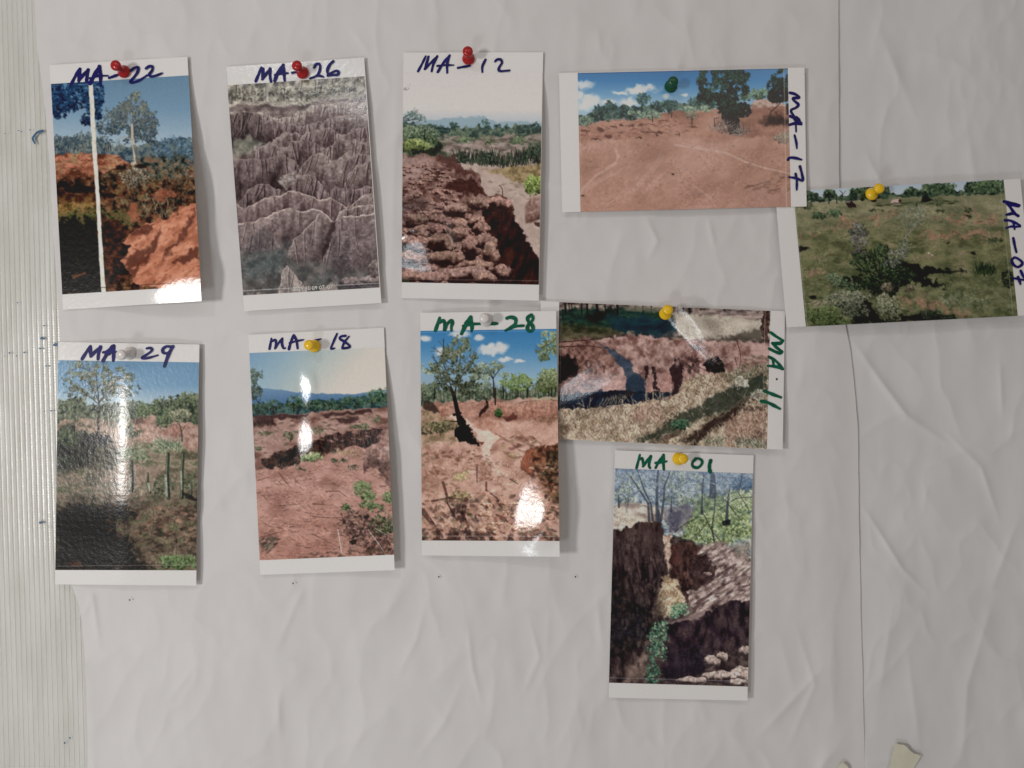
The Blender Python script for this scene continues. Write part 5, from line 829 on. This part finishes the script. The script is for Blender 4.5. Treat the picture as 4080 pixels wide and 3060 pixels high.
# masking tape scraps
def tape(poly, d, label, seed):
    P = [(3080 + x * .4521, 2560 + y * .4521) for x, y in poly]; r = random.Random(seed); n = len(P); vs = []
    for (u, v) in P: vs.append(pos(u, v, d + .0002 + max(0, (1120 - (v - 2560) / .4521)) / 230 * .0013))
    for (u, v) in P: vs.append(pos(u, v, d + max(0, (1120 - (v - 2560) / .4521)) / 230 * .0010))
    fs = [tuple(range(n))] + [tuple(range(2 * n - 1, n - 1, -1))] + [(k, n + k, n + (k + 1) % n, (k + 1) % n) for k in range(n)]
    o = mesh_obj('masking_tape', vs, fs, M_TAPE, smooth=False); tag(o, label, 'tape', 'torn tape scraps at the bottom edge'); return o
tape([(1075, 890), (1020, 1106), (985, 1250), (1175, 1250), (1240, 1106), (1272, 1055), (1302, 1002), (1282, 988), (1240, 978), (1205, 950), (1180, 920), (1152, 902), (1110, 897)], .0062, 'larger torn scrap of cream masking tape with a wavy top edge, lower right', 1)
tape([(575, 1100), (560, 1250), (690, 1250), (668, 1106), (650, 1082), (618, 1056), (592, 1072)], .0080, 'small pointed tip of cream masking tape at the bottom edge', 2)

# ---------------------------------------------------------------- photo prints
CAM = np.array((0., -(DP + YP), 0.)); 
SEEN_WHITE = {'22': 196, '26': 192, '12': 198, '17': 190, '07': 180, '29': 196, '18': 200, '28': 200, '11': 192, '01': 188}
def lin(c): c = np.asarray(c, float) / 255; return np.where(c < .04045, c / 12.92, ((c + .055) / 1.055) ** 2.4)
LEVEL = {'17': 0, '11': 0, '07': .0020, '28': .0014}
class Print:
    def __init__(s, key):
        p = PRINTS[key]; k = p['k']; o = p['org']; s.key = key; s.p = p
        s.sheet = [np.array((o[0] + x * k, o[1] + y * k)) for x, y in p['sheet']]; s.pic = [np.array((o[0] + x * k, o[1] + y * k)) for x, y in p['pic']]
        TL, TR, BR, BL = s.sheet; s.c0 = (TL + TR + BR + BL) / 4; s.M = np.linalg.inv(np.array([(TR - TL + BR - BL) / 2, (BL - TL + BR - TR) / 2]).T)
        s.base = YP + LEVEL.get(key, 0.); s.dents = []
    def st(s, U, V): x = U - s.c0[0]; y = V - s.c0[1]; return s.M[0, 0] * x + s.M[0, 1] * y + .5, s.M[1, 0] * x + s.M[1, 1] * y + .5
    def curl(s, U, V):
        a, b = s.st(U, V); return SHAPE[s.key](np.clip(a, 0, 1.02), np.clip(b, 0, 1.02))
    def add_glare(s, u, v, su, sv, ang=0., light=None, gain=1.):
        """a shallow wave in the print that turns its gloss towards one of the lamps at this spot"""
        x, y, z = pos(np.float64(u), np.float64(v), s.base + s.height(np.float64(u), np.float64(v)))
        P = np.array((x, y, z), float); a = CAM - P; a /= np.linalg.norm(a); b = np.array(light if light is not None else WINDOW) - P; b /= np.linalg.norm(b); n = a + b; n /= np.linalg.norm(n)
        e = 3.; g = ((s.height(np.float64(u + e), np.float64(v)) - s.height(np.float64(u - e), np.float64(v))) / (2 * e * K), (s.height(np.float64(u), np.float64(v + e)) - s.height(np.float64(u), np.float64(v - e))) / (2 * e * K))
        # surface d(U,V): normal is (-dd/dx, -1, -dd/dz) with x = U K, z = -V K
        gx = n[0] / n[1]; gz = n[2] / n[1]; s.dents.append((u, v, su, sv, ang, (gx - g[0]) * gain, (-gz - g[1]) * gain))
    def height(s, U, V):
        h = s.curl(U, V)
        for (u, v, su, sv, ang, gu, gv) in s.dents:
            x = U - u; y = V - v; ca, sa = math.cos(ang), math.sin(ang); q = ((x * ca + y * sa) / su) ** 2 + ((-x * sa + y * ca) / sv) ** 2
            ped = .55 * math.hypot((gu * ca + gv * sa) * su, (-gu * sa + gv * ca) * sv); h = h + K * (gu * x + gv * y + ped) * np.exp(-q * q / 2)
        return .5 * (h + .0004 + np.sqrt((h + .0004) ** 2 + .0008 ** 2)) - .0006
    def place(s, U, V, lift=0.): return pos(U, V, s.base + s.height(U, V) + lift)
sm = lambda a, b, t: sst(a, b, t)
SHAPE = {
 '22': lambda a, b: .0105 * a ** 2.2 * sm(.05, .62, b) + .0006 * b,
 '26': lambda a, b: .0024 * a ** 3 * sm(.0, .3, b) + .0016 * b ** 2,
 '12': lambda a, b: .0042 * a ** 2.5 * sm(.0, .4, b) * (1 - .4 * sm(.7, 1, b)) + .001 * b,
 '17': lambda a, b: .0016 * a ** 2 + .0022 * b ** 2,
 '07': lambda a, b: .0012 * a ** 2 + .0020 * b ** 2 + .0005,
 '29': lambda a, b: .0022 * a + sm(-.15, .25, b) * (.0036 - .085 * (np.sqrt(((a - .47) * .1016) ** 2 + .005 ** 2) - .005)) * (1 - .3 * sm(.55, 1, b)) + .0002 * np.sin(b * 21),
 '18': lambda a, b: .0056 * a ** 2.6 * sm(.05, .5, b) + .0008 * b,
 '28': lambda a, b: .0035 * a ** 2 + .0075 * a ** 2 * sm(.15, .8, b) + .001 * b,
 '11': lambda a, b: .0005 + .0030 * sm(.75, 1, a) * sm(.2, .9, b) + .0012 * b ** 2,
 '01': lambda a, b: .0026 * a ** 3 * sm(.0, .4, b) + .0016 * b ** 2,
}
def build_print(P, label, group='photo prints pinned on the paper'):
    key = P.key; root = link(bpy.data.objects.new('photo_print', None)); bc = (P.sheet[2] + P.sheet[3]) / 2; root.location = pos(bc[0], bc[1], P.base); tag(root, label, 'photo print', group)
    root.empty_display_size = .01; bpy.context.view_layer.update(); off = np.array(root.location)
    q = lambda C, a, b: (C[0] * (1 - a) + C[1] * a) * (1 - b) + (C[3] * (1 - a) + C[2] * a) * b
    nx, ny = (120, 70) if P.p.get('land') else (70, 120)
    a, b = np.meshgrid(np.linspace(0, 1, nx), np.linspace(0, 1, ny)); G = q(P.sheet, a[..., None], b[..., None]); U, V = G[..., 0], G[..., 1]
    f = np.stack(P.place(U, V), -1).reshape(-1, 3) - off; bk = np.stack(P.place(U, V, -.00028), -1).reshape(-1, 3) - off; n = nx * ny; i = np.arange(n).reshape(ny, nx)
    loop = np.concatenate([i[0, :-1], i[:-1, -1], i[-1, :0:-1], i[:0:-1, 0]]); m = len(loop); j = np.arange(m); jn = np.roll(j, -1)
    fs = np.vstack([grid_faces(nx, ny), grid_faces(nx, ny, n, True), np.stack([2 * n + j, 2 * n + jn, 2 * n + m + jn, 2 * n + m + j], -1)])
    mesh_obj('sheet', np.vstack([f, bk, f[loop], bk[loop]]), fs, M_PHOTO, root)
    W, H = (330, 222) if P.p.get('land') else (222, 330)
    c = Cv(*P.p['pic'], W, H, int(key) + 1); globals()['paint_' + key](c); col = np.clip(c.C, 2, 250)
    g = col.mean(-1, keepdims=True); w = sst(0, 40, col[..., :1] - col[..., 2:]); col = g + (col - g) * (SAT + (RED[key] - SAT) * w)
    col = np.clip((lin(np.clip(col, 0, 255)) - HAZE) / lin(SEEN_WHITE[key]) * .82, .0008, .86)
    a, b = np.meshgrid(np.linspace(0, 1, W), np.linspace(0, 1, H)); G = q(P.pic, a[..., None], b[..., None])
    v = np.stack(P.place(G[..., 0], G[..., 1], .00018), -1).reshape(-1, 3) - off
    mesh_obj('picture', v, grid_faces(W, H), M_PIC, root, cols=col.reshape(-1, 3))
    return root, off
SAT = .95; RED = {'22': .82, '26': .5, '12': .7, '17': .8, '07': .75, '29': .72, '18': .74, '28': .78, '11': .74, '01': .8}; HAZE = .017

L = dict(
 a22=[([(160, 580), (230, 440), (330, 260)], 1.), ([(335, 270), (325, 400), (305, 500)], 1.1), ([(310, 500), (400, 390), (495, 280)], 1.), ([(495, 285), (475, 420), (462, 515), (495, 525)], 1.), ([(535, 550), (610, 400), (710, 225)], 1.2), ([(715, 220), (735, 350), (738, 585)], 1.1), ([(530, 452), (700, 405), (880, 402)], .7), ([(620, 400), (680, 290), (720, 300)], 1.3), ([(905, 445), (1000, 410), (1090, 378)], .85), ([(1330, 300), (1400, 250), (1478, 238), (1462, 330), (1400, 420), (1325, 515), (1370, 535), (1500, 490), (1650, 392)], .85), ([(1628, 258), (1690, 218), (1755, 225), (1745, 300), (1690, 375), (1725, 415), (1830, 396), (1940, 352)], .85)],
 a26=[([(192, 508), (245, 380), (300, 245)], 1.), ([(335, 265), (330, 380), (318, 475)], 1.05), ([(320, 470), (400, 360), (478, 262)], 1.), ([(470, 265), (470, 420), (492, 520)], 1.), ([(562, 498), (620, 350), (725, 200)], 1.15), ([(728, 190), (742, 350), (756, 495)], 1.05), ([(570, 388), (700, 360), (820, 350)], .8), ([(650, 330), (710, 260)], 1.3), ([(905, 343), (990, 328)], .8), ([(1335, 235), (1370, 180), (1430, 168), (1452, 220), (1435, 320), (1375, 405), (1255, 455)], .85), ([(1370, 405), (1440, 402), (1520, 425)], .75), ([(1705, 120), (1635, 190), (1592, 300), (1612, 390)], .95), ([(1602, 395), (1700, 385), (1790, 380), (1812, 330), (1760, 305), (1660, 350), (1620, 385)], .85)],
 a12=[([(175, 560), (250, 420), (325, 265)], .85), ([(378, 275), (350, 380), (308, 515)], .95), ([(308, 515), (430, 390), (555, 262)], .85), ([(550, 265), (475, 420), (440, 560)], .9), ([(560, 575), (660, 410), (795, 245)], .9), ([(788, 255), (745, 420), (745, 588)], .9), ([(552, 455), (700, 440), (870, 438)], .7), ([(955, 492), (1080, 470), (1195, 453)], .8), ([(1495, 332), (1435, 460), (1432, 575)], .85), ([(1685, 365), (1720, 330), (1790, 330), (1818, 390), (1770, 470), (1752, 530), (1800, 556), (1965, 543)], .85)],
 a29=[([(132, 393), (210, 270), (290, 150)], 1.), ([(295, 150), (295, 260), (302, 345)], 1.05), ([(302, 345), (400, 240), (492, 158)], 1.), ([(492, 160), (455, 280), (442, 398)], 1.05), ([(542, 428), (620, 290), (715, 145)], 1.1), ([(748, 140), (748, 300), (740, 435)], 1.), ([(545, 265), (680, 255), (805, 258)], .8), ([(640, 270), (730, 200)], 1.7), ([(1397, 188), (1460, 180), (1502, 205), (1478, 250), (1380, 320), (1302, 375), (1360, 388), (1480, 360), (1610, 322)], .75), ([(1860, 155), (1780, 150), (1712, 200), (1712, 260), (1765, 285), (1830, 265), (1900, 160)], .85), ([(1905, 152), (1835, 280), (1795, 380), (1740, 540)], 1.)],
 a18=[([(165, 395), (185, 290), (202, 190)], .85), ([(200, 245), (280, 222), (290, 290), (272, 388)], .85), ([(280, 370), (350, 270), (415, 190)], .85), ([(415, 190), (410, 300), (440, 385), (475, 378)], .85), ([(545, 398), (570, 300), (630, 130)], .9), ([(640, 128), (690, 230), (715, 385)], .9), ([(560, 280), (680, 245), (830, 215)], .7), ([(1050, 225), (1110, 212), (1175, 198)], .6), ([(1485, 100), (1415, 260), (1368, 388), (1435, 382)], .75), ([(1650, 138), (1565, 150), (1540, 195), (1640, 258), (1735, 335), (1720, 365), (1600, 385), (1592, 360), (1635, 255), (1720, 150)], .8)],
 a28=[([(122, 478), (165, 350), (205, 230)], 1.), ([(185, 330), (265, 285), (300, 320), (296, 468)], .95), ([(300, 460), (350, 350), (430, 285), (455, 330), (435, 400), (435, 475)], 1.), ([(635, 538), (700, 400), (800, 220)], 1.1), ([(812, 215), (830, 330), (838, 420), (828, 488)], 1.), ([(665, 388), (820, 352), (990, 345)], .9), ([(730, 340), (810, 270)], 1.5), ([(1215, 342), (1335, 340)], .9), ([(1520, 235), (1600, 215), (1688, 250), (1690, 330), (1640, 395), (1495, 475)], 1.), ([(1600, 420), (1700, 392), (1848, 382)], .85), ([(2000, 172), (1925, 230), (1950, 310), (2020, 380), (2030, 455), (1970, 492), (1920, 440), (1950, 350), (2018, 280), (2030, 210), (1990, 168)], .95)],
 a01=[([(177, 418), (210, 290), (242, 160)], .9), ([(232, 255), (285, 225), (302, 300), (305, 385)], .85), ([(305, 385), (380, 280), (450, 185)], .95), ([(455, 190), (432, 290), (420, 375), (442, 415)], 1.), ([(552, 413), (605, 310), (700, 165)], .9), ([(705, 162), (702, 300), (712, 445)], 1.05), ([(550, 318), (660, 300), (765, 288)], .95), ([(630, 300), (700, 220)], 1.3), ([(1340, 235), (1272, 310), (1282, 385), (1370, 412), (1448, 350), (1458, 275), (1390, 230), (1330, 245)], .95), ([(1628, 275), (1605, 360), (1605, 440)], 1.25), ([(1612, 470), (1622, 492)], 1.5)],
 a17=[([(175, 72), (250, 92), (312, 142), (220, 152), (240, 190), (298, 245), (265, 290), (197, 322), (197, 360), (235, 410)], 1.), ([(178, 415), (260, 450), (342, 520)], 1.1), ([(168, 543), (250, 522), (345, 538)], 1.), ([(258, 470), (262, 560), (266, 645)], .7), ([(260, 450), (310, 500)], 1.9), ([(243, 697), (268, 800), (277, 888)], .85), ([(147, 1055), (172, 1027), (250, 1030), (345, 1055)], 1.), ([(322, 1155), (352, 1270), (360, 1362), (270, 1328), (162, 1310)], .95), ([(258, 1262), (275, 1360), (275, 1498)], .85)],
 a07=[([(212, 97), (330, 122), (480, 162)], 1.1), ([(255, 112), (325, 200), (385, 285), (455, 342)], 1.1), ([(330, 150), (465, 178)], 1.2), ([(455, 340), (370, 302), (255, 322)], 1.1), ([(232, 415), (330, 425), (488, 500)], 1.), ([(488, 520), (400, 525), (330, 522), (248, 548)], .85), ([(372, 450), (396, 568)], .85), ([(372, 718), (400, 860), (425, 955)], 1.), ([(380, 1052), (345, 1095), (380, 1170), (450, 1208), (528, 1150), (480, 1085), (400, 1045), (370, 1058)], 1.), ([(497, 1272), (560, 1390), (640, 1440)], 1.), ([(368, 1395), (500, 1420), (640, 1440)], .8), ([(452, 1377), (496, 1498)], 1.)],
 a11=[([(262, 92), (330, 142), (438, 210)], 1.), ([(438, 212), (395, 250), (282, 247)], 1.2), ([(285, 250), (345, 310), (420, 365)], 1.), ([(425, 375), (395, 395), (320, 370), (240, 328)], 1.1), ([(232, 447), (330, 505), (438, 618)], .95), ([(438, 628), (330, 592), (215, 580)], 1.), ([(292, 492), (308, 590)], .85), ([(168, 950), (290, 1000), (412, 1045)], 1.1), ([(122, 1100), (220, 1122), (398, 1213)], 1.1)])
STRIP = {'22': (250, 220, .20344), '26': (980, 220, .20344), '12': (1630, 170, .20344), '29': (300, 1350, .20344), '18': (1040, 1310, .20344), '28': (1710, 1220, .20344), '01': (2500, 1780, .20344), '17': (3100, 350, .27125), '07': (3950, 780, .23508), '11': (3000, 1300, .27125)}
WID = {'22': 50, '26': 48, '12': 46, '29': 52, '18': 46, '28': 56, '01': 46, '17': 33, '07': 36, '11': 34}
LABEL = {
 '22': 'upright photo print marked MA-22, red bank, pale tree and a vertical white strip',
 '26': 'upright photo print marked MA-26, grey brown eroded ridges with a date stamp at the bottom',
 '12': 'upright photo print marked MA-12, pale sky above reddish rubble and a dark gully',
 '17': 'wide photo print marked MA-17, bare red ground with a big dark tree under blue sky',
 '07': 'wide photo print marked MA-07 at the right edge, green pasture with bushes and grazing cattle',
 '29': 'upright photo print marked MA-29, thin acacia on a shaded slope with cactus stems',
 '18': 'upright photo print marked MA-18, blue hills behind red ground cut by a gully',
 '28': 'upright photo print marked MA-28 in green, leaning tree on pink ground under blue sky',
 '11': 'wide photo print marked MA 11 in green, pink gully bank and dry straw',
 '01': 'upright photo print marked MA 01 in green, deep dark ravine below bright green branches'}
GLARES = {
 '22': [(735, 1165, 170, 100, -.1)], '12': [(1650, 1010, 110, 110, 0., LOWER)],
 '29': [], '18': [(1222, 1545, 32, 62, 0.), (1222, 1742, 44, 75, 0.)],
 '28': [(2122, 2035, 85, 120, 0.)], '11': [(2335, 1545, 250, 75, -.36, UPPER), (2745, 1305, 70, 180, -.6, LOWER)]}
DIG = {'0': [[(.5, 0), (.1, .2), (.05, .5), (.1, .8), (.5, 1), (.9, .8), (.95, .5), (.9, .2), (.5, 0)]], '1': [[(.2, .2), (.55, 0), (.55, 1)]], '2': [[(.1, .25), (.45, 0), (.85, .2), (.7, .55), (.1, 1), (.9, 1)]], '5': [[(.85, 0), (.25, 0), (.2, .45), (.6, .4), (.9, .7), (.55, 1), (.1, .9)]], '7': [[(.1, 0), (.9, 0), (.4, 1)]], '9': [[(.85, .35), (.5, .6), (.15, .3), (.5, 0), (.85, .3), (.6, 1)]]}
prints = {}
for key in ('22', '26', '12', '17', '07', '29', '18', '28', '11', '01'):
    P = Print(key)
    for g in GLARES.get(key, []): P.add_glare(*g)
    root, off = build_print(P, LABEL[key]); prints[key] = P
    ox, oy, sc = STRIP[key]; col = M_GREEN if key in ('28', '01', '11') else M_BLUE
    place = lambda U, V, lift, P=P, off=off: tuple(np.array(P.place(U, V, lift)) - off)
    o = ribbon([([(ox + x * sc, oy + y * sc) for x, y in p], w) for p, w in L['a' + key]], WID[key] * sc * 1.28, place, col, 'marker_writing', root, off=.00024)
    o['label'] = 'handwritten %s in %s marker' % ({'11': 'MA 11', '01': 'MA 01', '29': 'MA 29'}.get(key, 'MA-' + key), 'green' if col is M_GREEN else 'dark blue')
    if key == '26':
        st = []
        for ch, x in zip('20251009070' + '7', (420, 512, 620, 722, 890, 985, 1140, 1245, 1402, 1500, 1705, 1805)):
            yb = 232 - (x - 420) * .055; wd = 60 if ch == '1' else 86
            for p in DIG[ch]: st.append(([(1120 + (x + a_ * wd) * .1085, 1120 + (yb + b_ * 112) * .1085) for a_, b_ in p], 1.))
        ribbon(st, 3.0, place, M_STAMP, 'date_stamp', root, off=.00024, step=1.5)['label'] = 'printed date stamp 2025 10 09 07 07'
    if key == '11':
        u, v = 3000 + 350 * .27125, 1300 + 777 * .27125; vs = []
        vs = [np.array(P.place(u, v, .0003)) - off] + [np.array(P.place(u + 4 * math.cos(t), v + 4.5 * math.sin(t), .0003)) - off for t in np.linspace(0, 6.283, 12, endpoint=False)]
        mesh_obj('pinhole', vs, [(0, 1 + (k + 1) % 12, 1 + k) for k in range(12)], M_HOLE, root, smooth=False)

# ---------------------------------------------------------------- push pins
PROF = [(0, 0), (.0040, 0), (.0044, .0003), (.0046, .0009), (.0044, .0016), (.0037, .0025), (.0027, .0034), (.0021, .0044), (.0019, .0058), (.0020, .0072), (.0026, .0083), (.0034, .0092), (.00368, .0101), (.0036, .0110), (.0031, .0117), (.0021, .0122), (.0010, .01245), (0, .0125)]
def lathe(prof, n=32):
    vs, fs = [], []; rings = []
    for r, z in prof:
        if r == 0: rings.append([len(vs)]); vs.append((0, 0, z))
        else: rings.append(list(range(len(vs), len(vs) + n))); vs += [(r * math.cos(6.28318 * k / n), r * math.sin(6.28318 * k / n), z) for k in range(n)]
    for A, B in zip(rings, rings[1:]):
        for k in range(n):
            a0, a1 = A[k % len(A)], A[(k + 1) % len(A)]; b0, b1 = B[k % len(B)], B[(k + 1) % len(B)]
            f = [a0, a1, b1, b0]; f = [x for i, x in enumerate(f) if x not in f[:i]]
            if len(f) > 2: fs.append(tuple(f))
    return vs, fs
PINS = [('22', 'red', (496.2, 287.1), (464, 263.1), 'red push pin with its head tilted to the upper left, holding the MA-22 print'), ('26', 'red', (1207.9, 291.6), (1184.5, 263.7), 'red push pin holding the MA-26 print of grey ridges'), ('12', 'red', (1867, 236.1), (1864, 207.6), 'red push pin straddling the top of the MA-12 print'),
 ('17', 'green', (2672.3, 345.1), (2680.5, 327), 'green push pin in the blue sky of the MA-17 print'), ('07', 'yellow', (3470.5, 775), (3500.4, 752.5), 'yellow push pin at the top edge of the MA-07 pasture print'), ('29', 'white', (517.7, 1408), (486.8, 1413.1), 'white push pin with its head to the left, holding the MA-29 print'),
 ('18', 'yellow', (1253.6, 1379.2), (1233.3, 1375.1), 'yellow push pin covering the dash of the MA-18 print'), ('28', 'white', (1936.5, 1276), (1930.7, 1268.8), 'white push pin seen end on, holding the MA-28 print'), ('11', 'yellow', (2650.6, 1251.5), (2660.1, 1235.7), 'yellow push pin at the top edge of the MA 11 gully print'), ('01', 'yellow', (2702.4, 1827.8), (2719.7, 1827.8), 'yellow push pin between MA and 01 on the ravine print')]
from mathutils import Vector
for key, colr, bpx, hpx, lab in PINS:
    P = prints[key]; d0 = P.base + float(P.height(np.float64(bpx[0]), np.float64(bpx[1]))) + .0002
    p0 = Vector(pos(bpx[0], bpx[1], d0 + .0010)); p1 = Vector(pos(hpx[0], hpx[1], d0 + .0105)); ax = (p1 - p0).normalized(); base = Vector(pos(bpx[0], bpx[1], d0))
    r = link(bpy.data.objects.new('push_pin', None)); r.empty_display_size = .01; r.location = base; r.rotation_mode = 'QUATERNION'; r.rotation_quaternion = Vector((0, 0, 1)).rotation_difference(ax)
    tag(r, lab, 'push pin', '%s push pins' % colr)
    v, f = lathe(PROF); mesh_obj('grip', v, f, M_PIN[colr], r)
    v, f = lathe([(0, -.0105), (.0002, -.0095), (.00045, -.008), (.00045, -.0001), (0, 0)], 10); mesh_obj('needle', v, f, M_STEEL, r)
